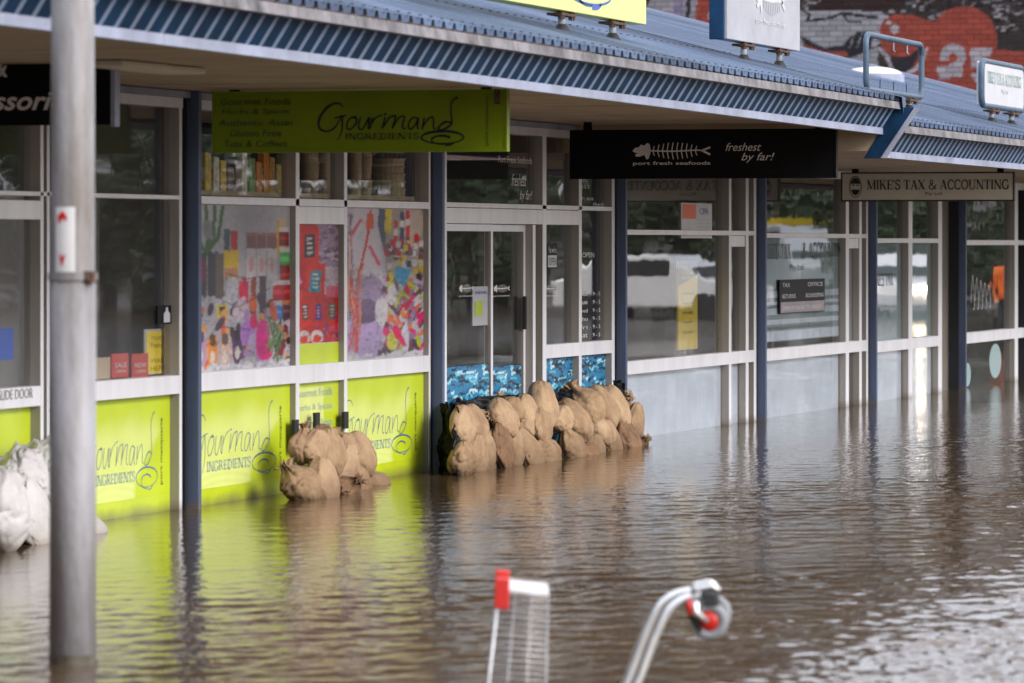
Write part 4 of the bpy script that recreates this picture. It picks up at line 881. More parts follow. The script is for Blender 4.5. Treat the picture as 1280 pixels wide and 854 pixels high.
# ------------------------------------------------------------------ signs standing on the roof, facing the street
def roof_posts(s, bases, sec, ztop, m='tubegrey'):
    for p in bases:
        for_ = roof_h(min(p.x, XSTEP - .02) if sec == 1 else max(p.x, XSTEP + .12), p.y) + .02
        mb = MB(); mb.tube([(p.x, p.y, for_), (p.x, p.y, ztop)], .024, 12); po = mb.build('post', M[m], s, smooth=True)
        mb = MB(); mb.tube([(p.x, p.y, for_ - .02), (p.x, p.y, for_ + .012), (p.x, p.y, for_ + .045)], [.068, .05, .03], 14); mb.build('rubber_boot', M['rubber'], po, smooth=True)
        mb = MB(); mb.box(p.x - .17, p.x + .17, p.y - .05, p.y + .05, ztop - .028, ztop - .012)
        for dx in (-.15, -.1, .1, .15): mb.box(p.x + dx - .012, p.x + dx + .012, p.y - .045, p.y - .02, ztop - .05, ztop + .0)
        mb.build('mounting_plate', M['rust'], po)
def roof_plane_y(px, py, sec): return roof_pt(px, py, sec)
# 1 lemon sign
b0, b1 = roof_pt(702, 43, 1), roof_pt(765.5, 54, 1); ys_ = (b0.y + b1.y) / 2; b0 = Vector((X_at(702, ys_), ys_, 0)); b1 = Vector((X_at(765.5, ys_), ys_, 0))
zt = H_at(732, 20, ys_); s = thing('roof_sign', 'pale lemon roof sign on two short posts, cut off by the top edge', 'sign', (b0.x, ys_, zt - .3))
xa, xb = X_at(520, ys_), X_at(806, ys_ - .05)
mb = MB(); mb.box(xa, xb, ys_ - .06, ys_ + .06, zt, zt + .75); mb.build('sign_box', M['yellow'], s, bevel=.006); roof_posts(s, (b0, b1), 1, zt)
fr = facade_frame(xa, ys_ - .06, zt); mb = MB(); wx = X_at(700, ys_) - xa
logo(fr, .3, .04, xb - xa - 1.2, .6, M['blueink'], M['paleink'], s, k=.9)
# 2 grey sign with fish
b0, b1 = roof_pt(929.5, 79, 1), roof_pt(974, 87, 1); ys_ = (b0.y + b1.y) / 2; b0 = Vector((X_at(929.5, ys_), ys_, 0)); b1 = Vector((X_at(974, ys_), ys_, 0))
zt = H_at(952, 57.5, ys_); s = thing('roof_sign', 'light grey roof sign with white fish skeleton on two posts before the mural', 'sign', (b0.x, ys_, zt - .2))
xa, xb = X_at(909, ys_ - .05), X_at(1000, ys_ - .05)
mb = MB(); mb.box(xa + .01, xb, ys_ - .05, ys_ + .06, zt, zt + .85); mb.build('sign_box', M['greysign'], s, bevel=.006)
mb = MB(); mb.box(xa - .03, xa + .007, ys_ - .03, ys_ + .08, zt - .004, zt + .86); mb.build('side_trim', M['fascia'], s, bevel=.006)
roof_posts(s, (b0, b1), 1, zt)
fr = facade_frame(X_at(936, ys_), ys_ - .05, zt); ww = X_at(973, ys_) - X_at(936, ys_)
fishbone(fr, 0, H_at(955, 22, ys_) - zt, ww, .26, M['whitebox'], s, k=1.6); text_mesh('port fresh seafoods', fr, 0, H_at(955, 34, ys_) - zt, ww, .055, 'lettering', M['whitebox'], s, bold=.02)
# 3 empty tube frame
def tube_frame(s, xa, xb, y, za, zb, r, m, name='tube_frame', rad=.09):
    pts = []
    for cx, cz, a0 in ((xb - rad, zb - rad, 0), (xa + rad, zb - rad, 90), (xa + rad, za + rad, 180), (xb - rad, za + rad, 270)):
        for k in range(6): t = math.radians(a0 + k * 18); pts.append((cx + rad * math.cos(t), y, cz + rad * math.sin(t)))
    pts.append(pts[0]); mb = MB(); mb.tube(pts, r, 10, cap=False); return mb.build(name, m, s, smooth=True)
b1 = roof_pt(1136, 141, 2); ys_ = b1.y; b0 = Vector((X_at(1101.5, ys_), ys_, 0)); b1 = Vector((X_at(1136, ys_), ys_, 0))
za, zb = H_at(1117, 117, ys_), H_at(1117, 49.5, ys_); s = thing('roof_sign_frame', 'empty blue grey tube frame of a roof sign standing before the orange mural', 'sign frame', (b1.x, ys_, za - .3))
tube_frame(s, X_at(1082.5, ys_), X_at(1152, ys_), ys_, za, zb, .025, M['steelblue']); roof_posts(s, (b0, b1), 2, za - .02)
mb = MB(); 
for px in (1117, 1134): x = X_at(px, ys_); mb.tube([(x, ys_, zb), (x, ys_, zb - .09), (x + .05, ys_, zb - .10)], .006, 6)
mb.build('tube_stub', M['tubegrey'], s)
mb = MB()
for px in (1100, 1117, 1133): x = X_at(px, ys_); mb.tube([(x, ys_, za), (x, ys_, za + .10)], .004, 6)
mb.build('wire_stub', M['blackink'], s)
# 4 white light box
b0, b1 = roof_pt(1239, 155, 2), roof_pt(1263.5, 160, 2); ys_ = (b0.y + b1.y) / 2; b0 = Vector((X_at(1239.5, ys_), ys_, 0)); b1 = Vector((X_at(1264, ys_), ys_, 0))
za, zb = H_at(1251, 135, ys_), H_at(1251, 81, ys_); s = thing('roof_sign', 'small white light box in a rounded blue grey frame on the roof', 'sign', (b0.x, ys_, za - .2))
xa, xb = X_at(1225.5, ys_), X_at(1276.5, ys_)
mb = MB(); mb.box(xa + .02, xb - .02, ys_ - .03, ys_ + .04, za + .0, zb - .0); mb.build('light_box', M['whitebox'], s, bevel=.01)
tube_frame(s, xa, xb, ys_ - .01, za, zb, .030, M['steelblue']); roof_posts(s, (b0, b1), 2, za - .02)
fr = facade_frame(xa, ys_ - .03, za); ww = xb - xa; hh_ = zb - za
mb = MB(); serif(mb, fr, "MIKE'S TAX & ACCOUNTING", ww * .09, hh_ * .52, ww * .82, hh_ * .26); mb.build('lettering', M['paleink'], s)
text_mesh('Pty Ltd', fr, ww * .42, hh_ * .3, ww * .16, hh_ * .12, 'small_lettering', M['paleink'], s)
# pale dome vent near the far end of the roof
p = roof_pt(1091, 97, 2); s = thing('roof_dome', 'low white dome skylight on the blue roof behind the empty sign frame', 'skylight', (p.x, p.y, p.z))
zd = roof_h(p.x, p.y) + .0
mb = MB(); n, k = 20, 6; R = .33
vs = [(p.x + R * math.cos(2 * math.pi * i / n) * math.cos(j / k * 1.57), p.y + R * math.sin(2 * math.pi * i / n) * math.cos(j / k * 1.57), zd + .03 + .09 * math.sin(j / k * 1.57)) for j in range(k + 1) for i in range(n)]
mb.add(vs, [(j * n + i, j * n + (i + 1) % n, (j + 1) * n + (i + 1) % n, (j + 1) * n + i) for j in range(k) for i in range(n)]); mb.build('dome', M['cream'], s, smooth=True)
mb = MB(); mb.tube([(p.x, p.y, zd - .15), (p.x, p.y, zd + .033)], R + .02, 20); mb.build('curb', M['trim'], s)

# ------------------------------------------------------------------ brick building with the mural, square to the street behind the shops
XW = 84.5
bb = thing('brick_building', 'tall painted brick building with an orange and grey mural behind the blue roof', 'building', (XW + 3, 9, 0))
def mural():
    c = Canvas(500, 180, (62, 56, 58)); r = random.Random(21)             # canvas pixel = photograph pixel, origin (790,-20)
    O = lambda pts: [(x - 790, y + 20) for x, y in pts]
    for i in range(900):
        x, y = r.uniform(180, 500), r.uniform(0, 60); c.rect(x, y, x + r.uniform(4, 9), y + r.uniform(2, 4), r.choice([(150, 148, 156), (45, 38, 42), (90, 84, 90), (175, 172, 180), (40, 30, 32), (70, 45, 45), (50, 42, 46)]))
    c.poly(O([(1050, -20), (1130, -20), (1128, 12), (1060, 16), (1008, 14)]), (58, 34, 36))
    c.poly(O([(790, -20), (872, -20), (866, 60), (790, 60)]), (178, 176, 190)); c.poly(O([(800, -20), (822, -20), (800, 26)]), (60, 55, 66)); c.line(O([(848, -20), (846, 60)]), 10, (160, 148, 190)); c.line(O([(862, -20), (858, 40)]), 5, (52, 40, 66))
    c.poly(O([(875, -20), (905, -20), (915, 60), (868, 60), (870, 10)]), (186, 72, 52)); c.poly(O([(862, 30), (884, 36), (900, 60), (860, 60)]), (196, 190, 204)); c.ell(891 - 790, 18 + 20, 7, 7, (206, 198, 208)); c.ell(903 - 790, 17 + 20, 4, 4, (206, 198, 208))
    c.poly(O([(990, 12), (1100, 14), (1110, 20), (1096, 60), (1100, 120), (980, 120), (985, 40)]), (176, 180, 192))
    c.line(O([(996, 8), (1012, 18), (1008, 26), (1040, 22), (1052, 16), (1096, 22)]), 3.5, (38, 42, 58)); c.line(O([(1052, 16), (1060, 26), (1075, 28)]), 2, (38, 42, 58))
    c.poly(O([(1000, 44), (1030, 60), (1052, 56), (1072, 38), (1092, 42), (1086, 64), (1056, 74), (1034, 78), (1010, 70)]), (42, 44, 58)); c.poly(O([(1003, 54), (1030, 64), (1056, 64), (1060, 69), (1036, 73), (1008, 64)]), (190, 88, 66))
    for k in range(5): c.line(O([(1050 + k * 9, 42), (1044 + k * 9, 58)]), 1.2, (168, 172, 184))
    c.line(O([(1086, 60), (1120, 52), (1146, 62)]), 3, (44, 46, 60)); c.poly(O([(1106, 76), (1130, 72), (1150, 60), (1148, 78), (1124, 92), (1110, 88)]), (48, 48, 62))
    c.poly(O([(1096, 24), (1102, 24), (1094, 60), (1088, 60)]), (190, 184, 204))
    c.poly(O([(1102, 22), (1150, 60), (1140, 90), (1120, 105), (1130, 130), (1290, 160), (1290, 66), (1240, 60), (1150, 30)]), (190, 74, 54)); c.ell(1125 - 790, 44 + 20, 27, 27, (190, 74, 54)); c.ell(1204 - 790, 50 + 20, 42, 43, (190, 74, 54)); c.poly(O([(1120, 18), (1140, 18), (1168, 28), (1180, 60), (1120, 60)]), (190, 74, 54)); c.poly(O([(1150, 60), (1290, 64), (1290, 160), (1150, 140)]), (190, 74, 54))
    c.ell(1118 - 790, 36 + 20, 6, 6, (214, 208, 214)); c.ell(1110 - 790, 28 + 20, 3, 3, (214, 208, 214))
    c.line(O([(1098, 60), (1108, 70), (1120, 100), (1146, 84)]), 5, (196, 190, 202)); c.line(O([(1146, 84), (1154, 72), (1158, 60)]), 4, (205, 198, 208))
    w_ = (198, 192, 206)
    c.ell(1191 - 790, 70 + 20, 16, 16, w_); c.ell(1191 - 790, 72 + 20, 6, 5, (190, 74, 54)); c.poly(O([(1176, 76), (1190, 76), (1184, 82), (1172, 80)]), (190, 74, 54)); c.poly(O([(1194, 78), (1206, 76), (1184, 90), (1174, 90)]), w_); c.poly(O([(1169, 82), (1204, 82), (1202, 96), (1174, 98)]), w_)
    c.poly(O([(1212, 60), (1240, 60), (1236, 72), (1226, 72), (1224, 78), (1240, 84), (1236, 102), (1220, 104), (1212, 90), (1226, 92), (1226, 86), (1214, 84)]), w_)
    return c
MU = mural(); MU.a = np.clip(MU.a * .92, .004, 1); MU.a = .86 * MU.a + .14 * MU.a.mean(2, keepdims=True)
def mural_at(y, z):
    Zd = Zc(XW, y); px = 640 + F_PX * (XW * SA - (y + DIST) * CA) / Zd; py = HOR - (z - EYE) * F_PX / Zd
    i = min(max(int(px - 790), 0), 499); j = min(max(int(py + 20), 0), 179); return MU.a[j, i]
M['brick'] = attr_mat('painted brick', .75, bump=.35)
M['mortar'] = mat('dark mortar', (.055, .045, .045), .9, .2, 12)
def brickwall_mat():
    m, t, b = _mat('distant dark brickwork'); g = t.nodes.new('ShaderNodeNewGeometry'); sp = t.nodes.new('ShaderNodeSeparateXYZ'); cb = t.nodes.new('ShaderNodeCombineXYZ')
    t.links.new(g.outputs['Position'], sp.inputs[0]); ad_ = t.nodes.new('ShaderNodeMath'); ad_.operation = 'ADD'; t.links.new(sp.outputs['X'], ad_.inputs[0]); t.links.new(sp.outputs['Y'], ad_.inputs[1])
    t.links.new(ad_.outputs[0], cb.inputs[0]); t.links.new(sp.outputs['Z'], cb.inputs[1]); k = t.nodes.new('ShaderNodeTexBrick'); t.links.new(cb.outputs[0], k.inputs[0])
    k.inputs['Scale'].default_value = 1; k.inputs['Brick Width'].default_value = .25; k.inputs['Row Height'].default_value = .096; k.inputs['Mortar Size'].default_value = .006
    k.inputs['Color1'].default_value = (.16, .10, .085, 1); k.inputs['Color2'].default_value = (.10, .07, .065, 1); k.inputs['Mortar'].default_value = (.05, .045, .045, 1)
    t.links.new(k.outputs[0], b.inputs['Base Color']); b.inputs['Roughness'].default_value = .9; return m
M['brickwall'] = brickwall_mat()
mb = MB(); mb.box(XW + .012, XW + 6, -2.4, 20, -.4, 9); mb.build('wall', M['brickwall'], bb)
mb = MB(); mb.box(XW - .05, XW + 6.1, -2.5, 20.1, 9, 9.25); mb.build('parapet', M['trim'], bb)
BW, BH, C_, PH = .24, .086, .25, .096   # bricks and their spacing
rb = random.Random(2)
def brick_geo(y0, y1, z0, z1):
    ny, nz_ = 8, 3; vs, cs, fs = [], [], []
    dx = rb.uniform(0, .005)
    tint = rb.uniform(.78, 1.06)
    for j in range(nz_ + 1):
        for i in range(ny + 1):
            y = y1 + (y0 - y1) * i / ny; z = z0 + (z1 - z0) * j / nz_; vs.append((XW - dx, y, z)); cs.append(mural_at(y, z) * tint * .52)
    for j in range(nz_):
        for i in range(ny): a = j * (ny + 1) + i; fs.append((a, a + 1, a + ny + 2, a + ny + 1))
    o = len(vs); n = ny + 1
    for (a, b) in ((0, ny), (nz_ * n, nz_ * n + ny)): 
        p, q = vs[a], vs[b]; k = len(vs); vs += [(XW + .02, p[1], p[2]), (XW + .02, q[1], q[2])]; cs += [cs[a], cs[b]]
        fs.append((a, k, k + 1, b) if a == 0 else (a, b, k + 1, k))
    fs.append((0, nz_ * n, o + 2, o)); fs.append((ny, o + 1, o + 3, nz_ * n + ny))
    return vs, fs, cs
cells = []
z = 1.6 + 1.9; row_i = 0
while z < 6.0:
    y = 4.2 + (row_i % 2) * C_ / 2
    while y < 13.2:
        px = 640 + F_PX * (XW * SA - (y + DIST) * CA) / Zc(XW, y); py = HOR - (z - EYE) * F_PX / Zc(XW, y)
        edge = 15 + (px - 805) * .258                       # the roof hides what is lower than this
        vis = 800 < px < 1290 and -8 < py < edge + 10
        cells.append((0 if vis else 1, abs(py - 40), y, z)); y += C_
    z += PH; row_i += 1
cells.sort(key=lambda c: (c[0], c[1])); rest_v, rest_f, rest_c = [], [], []
def attr_mesh(name, vs, fs, cs, m, parent):
    me = bpy.data.meshes.new(name); me.from_pydata(vs, [], fs); me.materials.append(m)
    at = me.color_attributes.new('print', 'FLOAT_COLOR', 'POINT'); c = np.ones((len(vs), 4), np.float32); c[:, :3] = np.array(cs); at.data.foreach_set('color', c.ravel())
    return link(name, me, parent)
for n, (k, _, y, z) in enumerate(cells):
    vs, fs, cs = brick_geo(y - BW / 2, y + BW / 2, z, z + BH)
    if n < 300: attr_mesh('brick', vs, fs, cs, M['brick'], bb)
    else:
        o = len(rest_v); rest_v += vs; rest_f += [tuple(i + o for i in f) for f in fs]; rest_c += cs
attr_mesh('brick_field', rest_v, rest_f, rest_c, M['brick'], bb)['kind'] = 'stuff'

# ------------------------------------------------------------------ goods on the high shelf inside the lime shop
sh = thing('display_shelf', 'pale high shelf behind the upper windows of the lime shop', 'shelf', (X_at(300), .4, 1.93))
mb = MB(); mb.box(X_at(249), X_at(535), .10, .75, 1.895, 1.925); mb.build('board', M['card'], sh)
for px in (252, 372, 432, 530): mb = MB(); mb.box(X_at(px), X_at(px) + .03, .70, .74, -.3, 1.895); mb.build('bracket', M['reveal'], sh)
def bowl_mesh(r, h, k=20):
    mb = MB(); prof = [(r * .93, 0), (r * .95, h * .8), (r, h * .82), (r, h * .96), (r * .97, h)]
    vs = [(a * math.cos(2 * math.pi * i / k), a * math.sin(2 * math.pi * i / k), z) for a, z in prof for i in range(k)]
    mb.add(vs, [(j * k + i, j * k + (i + 1) % k, (j + 1) * k + (i + 1) % k, (j + 1) * k + i) for j in range(4) for i in range(k)] + [tuple(range(4 * k, 5 * k))]); return mb
y_s = .24
STK = [(387, 12, 9, 'left stack behind the narrow upper window'), (406, 11, 12, 'right stack behind the narrow upper window'), (443, 9, 12, 'tall stack beside the mullion in the right upper window'),
       (456, 9, 9, 'second stack in the right upper window'), (484, 23, 5, 'wide stack in the middle of the right upper window'), (505, 10, 3, 'lowest stack at the right of the upper window')]
ORD = ['first', 'second', 'third', 'fourth', 'fifth', 'sixth', 'seventh', 'eighth', 'ninth', 'tenth', 'eleventh', 'twelfth']
for px, rp, n, lab in STK:
    x = X_at(px, y_s); sc_ = F_PX / Zc(x, y_s); r = rp / sc_; hgt = .052
    o0 = bowl_mesh(r, hgt).build('paper_tub', M['card'], None, smooth=False); base = o0
    for k in range(n):
        o = o0 if k == 0 else o0.copy()
        if k: COL.objects.link(o)
        o.location = (x + random.uniform(-.004, .004), y_s + random.uniform(-.004, .004), 1.926 + k * (hgt + .001)); tag(o, ('bottom' if k == 0 else 'top' if k == n - 1 else ORD[k]) + ' beige round tub of the ' + lab, 'tub', 'beige paper tubs stacked on the high shelf')
cols = [('mustard', (.85, .60, .05)), ('orange', (.85, .32, .06)), ('amber', (.80, .45, .09)), ('brown', (.26, .13, .08)), ('green', (.22, .40, .08)), ('cream', (.85, .80, .66))]
yk = .17
PK = [(252, 11, 190, 0), (263, 10, 196, 5), (272, 9, 200, 0), (281, 9, 208, 3), (290, 10, 199, 3), (299, 8, 190, 5), (308, 10, 197, 4), (317, 9, 202, 1), (326, 9, 190, 1), (334, 8, 196, 2), (342, 8, 205, 0), (350, 8, 192, 4), (357, 7, 206, 3)]
pm = [mat('printed packet ' + n, c, .35, .25, 25) for n, c in cols]
ordn = ['first', 'second', 'third', 'fourth', 'fifth', 'sixth', 'seventh', 'eighth', 'ninth', 'tenth', 'eleventh', 'twelfth', 'thirteenth', 'fourteenth', 'fifteenth', 'sixteenth']
for i, (px, wp, pyt, ci) in enumerate(PK):
    x = X_at(px, .17); s_ = F_PX / Zc(x, .17); w = wp / s_ * .92; zt = H_at(px, pyt, .17)
    mb = MB(); t = .10; H = zt - 1.926
    mb.add([(x, yk + w / 2, 1.926), (x, yk - w / 2, 1.926), (x, yk - w / 2, zt - H * .03), (x + .012, yk - w * .47, zt), (x + .012, yk + w * .47, zt), (x, yk + w / 2, zt - H * .03), (x + t, yk + w / 2, 1.926), (x + t, yk - w / 2, 1.926), (x + t, yk - w / 2, zt - H * .03), (x + t, yk + w / 2, zt - H * .03)],
           [(0, 1, 2, 5), (5, 2, 3, 4), (1, 7, 8, 2), (6, 0, 5, 9), (7, 6, 9, 8), (2, 8, 3), (5, 4, 9), (3, 8, 9, 4)])
    o = tag(mb.build('food_packet', pm[ci]), f'{cols[ci][0]} packet on the high shelf, {ordn[i]} from the blue post in the left upper window', 'packet', 'food packets on the high shelf')
    mb = MB(); mb.box(x - .002, x, yk - w * .35, yk + w * .35, 1.926 + H * .3, 1.926 + H * .6); mb.build('label_patch', pm[5] if ci != 5 else pm[1], o)

# ------------------------------------------------------------------ sandbags
def bag_mesh(seed, wrinkle=.5, neck=True, n=40, k=34):
    r = random.Random(seed); vs = []; off = Vector((seed * 3.1, seed * 1.7, 0)); ph = r.uniform(0, 6)
    for j in range(k + 1):
        t = j / k                                  # bottom to top: full body, tapering shoulder, tied neck, frill
        if t < .55:
            a = t / .55; phi = -math.pi / 2 + a * math.pi * .56; rad = abs(math.cos(phi)) ** .5; z = -1 + 1.12 * a ** .9
        elif t < .82 and neck:
            a = (t - .55) / .27; rad = .99 + (.22 - .99) * (a * a * (2.2 - 1.2 * a)); z = .12 + .70 * a
        elif neck:
            a = (t - .82) / .18; rad = .22 + .26 * a ** 1.2; z = .82 + .20 * a
        else:
            a = (t - .55) / .45; phi = math.pi * .06 + a * math.pi * .44; rad = abs(math.cos(phi)) ** .55; z = .12 + .88 * math.sin(a * math.pi / 2) ** .9
        for i in range(n):
            th = 2 * math.pi * i / n; c, s = math.cos(th), math.sin(th)
            c2, s2 = math.copysign(abs(c) ** .8, c), math.copysign(abs(s) ** .8, s)
            if not neck: e_ = max(0, abs(z) - .35) / .65; c2 *= 1 - .55 * e_ ** 1.5; s2 *= 1 + .12 * e_
            p = Vector((c * 1.3, s * 1.3, z * 1.1)) + off
            d = .13 * noise.noise(p * .8) + .035 * noise.noise(p * 2.7)
            pl = (math.sin(th * (7 + seed % 4) + ph + 2.5 * noise.noise(p)) + .6 * math.sin(th * 17 + ph * 2)) * .07 * (.35 + wrinkle) * (max(0, (t - .38)) / .44) ** 1.3
            fold = -(1 - min(1, abs(noise.noise(Vector((c * 1.5, s * 1.5, z * 2.4 + c * s * 1.5)) + off)) * 5)) ** 2 * .085 * (.45 + wrinkle) - (1 - min(1, abs(noise.noise(Vector((c * 2.2, s * 2.6, z * 1.2)) + off * 1.7)) * 4)) ** 3 * .05
            q = rad * (1 + d + fold) + (0 if not neck and t > .9 else pl)
            sag = 1 + .10 * (-z if abs(z) < 1 else 0)
            vs.append((q * c2 * sag, q * s2 * sag, z + .05 * noise.noise(p * 1.5) + (.10 * noise.noise(Vector((c * 1.5, s * 1.5, seed))) if (neck and t > .9) else 0)))
    fs = [(j * n + i, j * n + (i + 1) % n, (j + 1) * n + (i + 1) % n, (j + 1) * n + i) for j in range(k) for i in range(n)]
    fs.append(tuple(range(n))[::-1])
    if not neck: fs.append(tuple(k * n + i for i in range(n)))
    me = bpy.data.meshes.new('sandbag'); me.from_pydata(vs, [], fs); me.polygons.foreach_set('use_smooth', [True] * len(me.polygons)); me.validate(); return me
def tie_mesh():
    mb = MB(); mb.tube([((.21) * math.cos(a), .21 * math.sin(a), .825 + .01 * math.sin(3 * a)) for a in np.linspace(0, 6.283, 17)], .028, 6, cap=False)
    me = bpy.data.meshes.new('tie'); me.from_pydata(mb.v, [], mb.f); return me
TIE = tie_mesh(); TIE.materials.append(M['sackdark'])
BM = {}
def bag(px0, py0, px1, py1, y, label, group, tilt=0, m='sack', seed=0, wr=.5, neck=True, dx=.20, dip=0, flip=False, yaw=0):
    key = (seed, wr, neck, m)
    if key not in BM: me = bag_mesh(seed, wr, neck); me.materials.append(M[m]); BM[key] = me
    pxc = (px0 + px1) / 2; x = X_at(pxc, y); s_ = F_PX / Zc(x, y)
    hw = (px1 - px0) / 2 / s_ * 1.10; b = math.sqrt(max(hw ** 2 - (dx * .28) ** 2, .003)) / .98
    zt = EYE + (HOR - py0) / s_; zb = EYE + (HOR - py1) / s_ - dip; hz = (zt - zb) / 2
    o = link('sandbag', BM[key]); o.location = (x, y, (zt + zb) / 2); tl = math.radians(tilt); lean = 8 < tilt <= 50
    if lean: tl = -tl; b *= .76; hz *= 1.16
    o.scale = (dx * 1.1, b * 1.08, hz * 1.07); o.rotation_euler = (tl + (math.pi if flip else 0), 0, math.radians(yaw))
    tag(o, label, 'sandbag', group)
    if neck: t = bpy.data.objects.new('tie', TIE); COL.objects.link(t); t.parent = o
    return o
G1 = 'tan sandbags walled up before the seafood shop'; Y1, Y2, Y3 = -.30, -.17, -.24
LONG = [
 (566, 508, 592, 556, -.30, 'upright sandbag at the left end of the long wall, on top of the frilled one', -6, 'sack2', 1, .35, False, 0),
 (563, 552, 593, 596, -.34, 'dark frilled sandbag at the waterline, left end of the long wall', 4, 'sack', 2, 1.2, True, 1),
 (578, 510, 609, 551, -.24, 'round shouldered sandbag second along the top of the long wall', 20, 'sack', 3, .3, False, 0),
 (588, 545, 603, 592, -.30, 'narrow upright sandbag at the waterline beside the dark frilled one', 0, 'sack', 4, .4, False, 0),
 (597, 544, 613, 589, -.28, 'slim sandbag at the waterline, third from the left end', 3, 'sack', 5, .3, False, 0),
 (603, 541, 623, 587, -.26, 'slim sandbag at the waterline left of the open dark mouthed one', 5, 'sack2', 6, .3, False, 0),
 (590, 512, 618, 532, -.17, 'flattened sandbag flap lying behind the round shouldered one', 70, 'sack', 7, 1.0, True, 0),
 (617, 533, 643, 580, -.33, 'crumpled half open sandbag hanging down to the waterline', 12, 'sackdark', 8, 1.6, True, 1),
 (611, 501, 648, 543, -.27, 'large smooth sandbag slumping right below the black film', 28, 'sack2', 9, .25, False, 0),
 (633, 538, 652, 582, -.30, 'smooth upright sandbag at the waterline right of the crumpled one', 4, 'sack', 10, .3, False, 0),
 (621, 492, 657, 528, -.12, 'wrinkled sandbag high on the wall beneath the glass door', 50, 'sack', 11, 1.3, True, 0),
 (645, 498, 675, 545, -.20, 'pale folded sandbag behind the pleated one, middle of the left half', 14, 'sack2', 12, .8, False, 0),
 (646, 534, 676, 581, -.30, 'pleated sandbag with radiating folds at the waterline', 24, 'sack', 13, 1.3, True, 0),
 (659, 482, 699, 532, -.17, 'biggest and tallest round sandbag, in the middle of the long wall', 10, 'sack2', 14, .25, False, 0),
 (665, 515, 689, 552, -.27, 'round sandbag tucked under the tallest one', 10, 'sack', 15, .3, False, 0),
 (664, 540, 699, 578, -.30, 'sandbag with a dark folded mouth at the waterline below the tallest one', 26, 'sack', 16, 1.4, True, 0),
 (695, 508, 711, 541, -.24, 'short pale sandbag wedged in the middle of the long wall', -4, 'sack2', 17, .4, False, 0),
 (698, 502, 738, 550, -.24, 'broad sandbag drooping right, right of the short pale wedge', 34, 'sack', 18, .35, False, 0),
 (697, 534, 731, 572, -.31, 'frilled sandbag at the waterline below the broad drooping one', 20, 'sack', 19, 1.2, True, 0),
 (704, 481, 756, 531, -.12, 'heavily wrinkled wide sandbag on top of the right half', 38, 'sack', 20, 1.2, True, 0),
 (724, 546, 742, 569, -.33, 'small loose sandbag mouth at the waterline, right half', 50, 'sackdark', 21, 1.6, True, 0),
 (729, 518, 769, 558, -.26, 'smooth full sandbag in the middle row of the right half', 36, 'sack2', 22, .25, True, 0),
 (735, 546, 756, 566, -.32, 'low sandbag half sunk at the waterline below the smooth full one', 10, 'sack', 23, .5, False, 0),
 (733, 486, 772, 534, -.18, 'smooth domed sandbag on top, second from the right', 30, 'sack', 24, .25, False, 0),
 (750, 525, 775, 563, -.26, 'sandbag with a turned over hem low on the right', 24, 'sack', 25, .9, True, 0),
 (750, 486, 787, 534, -.16, 'domed sandbag with a stitched seam at the top right', 24, 'sack2', 26, .4, False, 0),
 (762, 487, 791, 510, -.08, 'flat folded sandbag lying over the top right corner', 70, 'sack', 27, 1.3, True, 0),
 (767, 526, 799, 562, -.26, 'sandbag with a brown gaping mouth near the right end', 24, 'sackdark', 28, 1.0, False, 0),
 (781, 505, 803, 556, -.20, 'last sandbag standing at the right end of the long wall', 8, 'sack', 29, .3, False, 0),
 (790, 541, 806, 558, -.24, 'small frilled sandbag end poking out at the far right', 60, 'sack', 30, 1.5, True, 0)]
for (a, b, c, d, y, lab, tl, m, sd_, wr, nk, fl) in LONG: bag(a, b, c, d, y, lab, G1, tl, m, sd_, wr, nk, dip=.06 if d > 560 or (d > 550 and a > 740) else .01, flip=bool(fl))
G2 = 'tan sandbags heaped before the lime shop door'
SMALL = [
 (355, 575, 394, 622, -.30, 'pleated sandbag with deep vertical folds, lowest left of the small heap', -40, 'sack', 31, 1.6, True),
 (384, 578, 424, 622, -.36, 'round full sandbag at the front of the small heap', 10, 'sack2', 32, .25, False),
 (371, 531, 387, 580, -.22, 'narrow pointed sandbag standing at the upper left of the small heap', 4, 'sack', 33, .4, True),
 (381, 538, 408, 583, -.28, 'smooth leaning sandbag second from the left on the small heap', 8, 'sack2', 34, .3, False),
 (399, 541, 431, 593, -.22, 'tall bulging sandbag in the centre of the small heap', 10, 'sack', 35, .5, False),
 (391, 534, 420, 552, -.12, 'crumpled sandbag lying along the top of the small heap', 70, 'sackdark', 36, 1.3, True),
 (422, 556, 442, 604, -.22, 'pale slim sandbag right of the tall bulging one', 6, 'sack2', 37, .4, False),
 (415, 537, 449, 572, -.16, 'ruffled open sandbag mouth at the top right of the small heap', 45, 'sack', 38, 1.6, True),
 (435, 544, 468, 594, -.20, 'dark smooth sandbag sloping down on the right of the small heap', 22, 'sack', 39, .3, False),
 (419, 590, 449, 617, -.34, 'frilled sandbag end trailing in the water before the small heap', 60, 'sackdark', 40, 1.5, True),
 (434, 587, 463, 614, -.26, 'low rounded sandbag in the water right of the trailing frill', 10, 'sack', 41, .5, False),
 (452, 583, 481, 612, -.16, 'tied sandbag at the right end of the small heap', -70, 'sack', 42, .7, True)]
for (a, b, c, d, y, lab, tl, m, sd_, wr, nk) in SMALL: bag(a, b, c, d, y, lab, G2, tl, m, sd_, wr, nk, dx=.18, dip=.06 if d > 600 else 0)
G3 = 'white and tan bags heaped at the left edge'
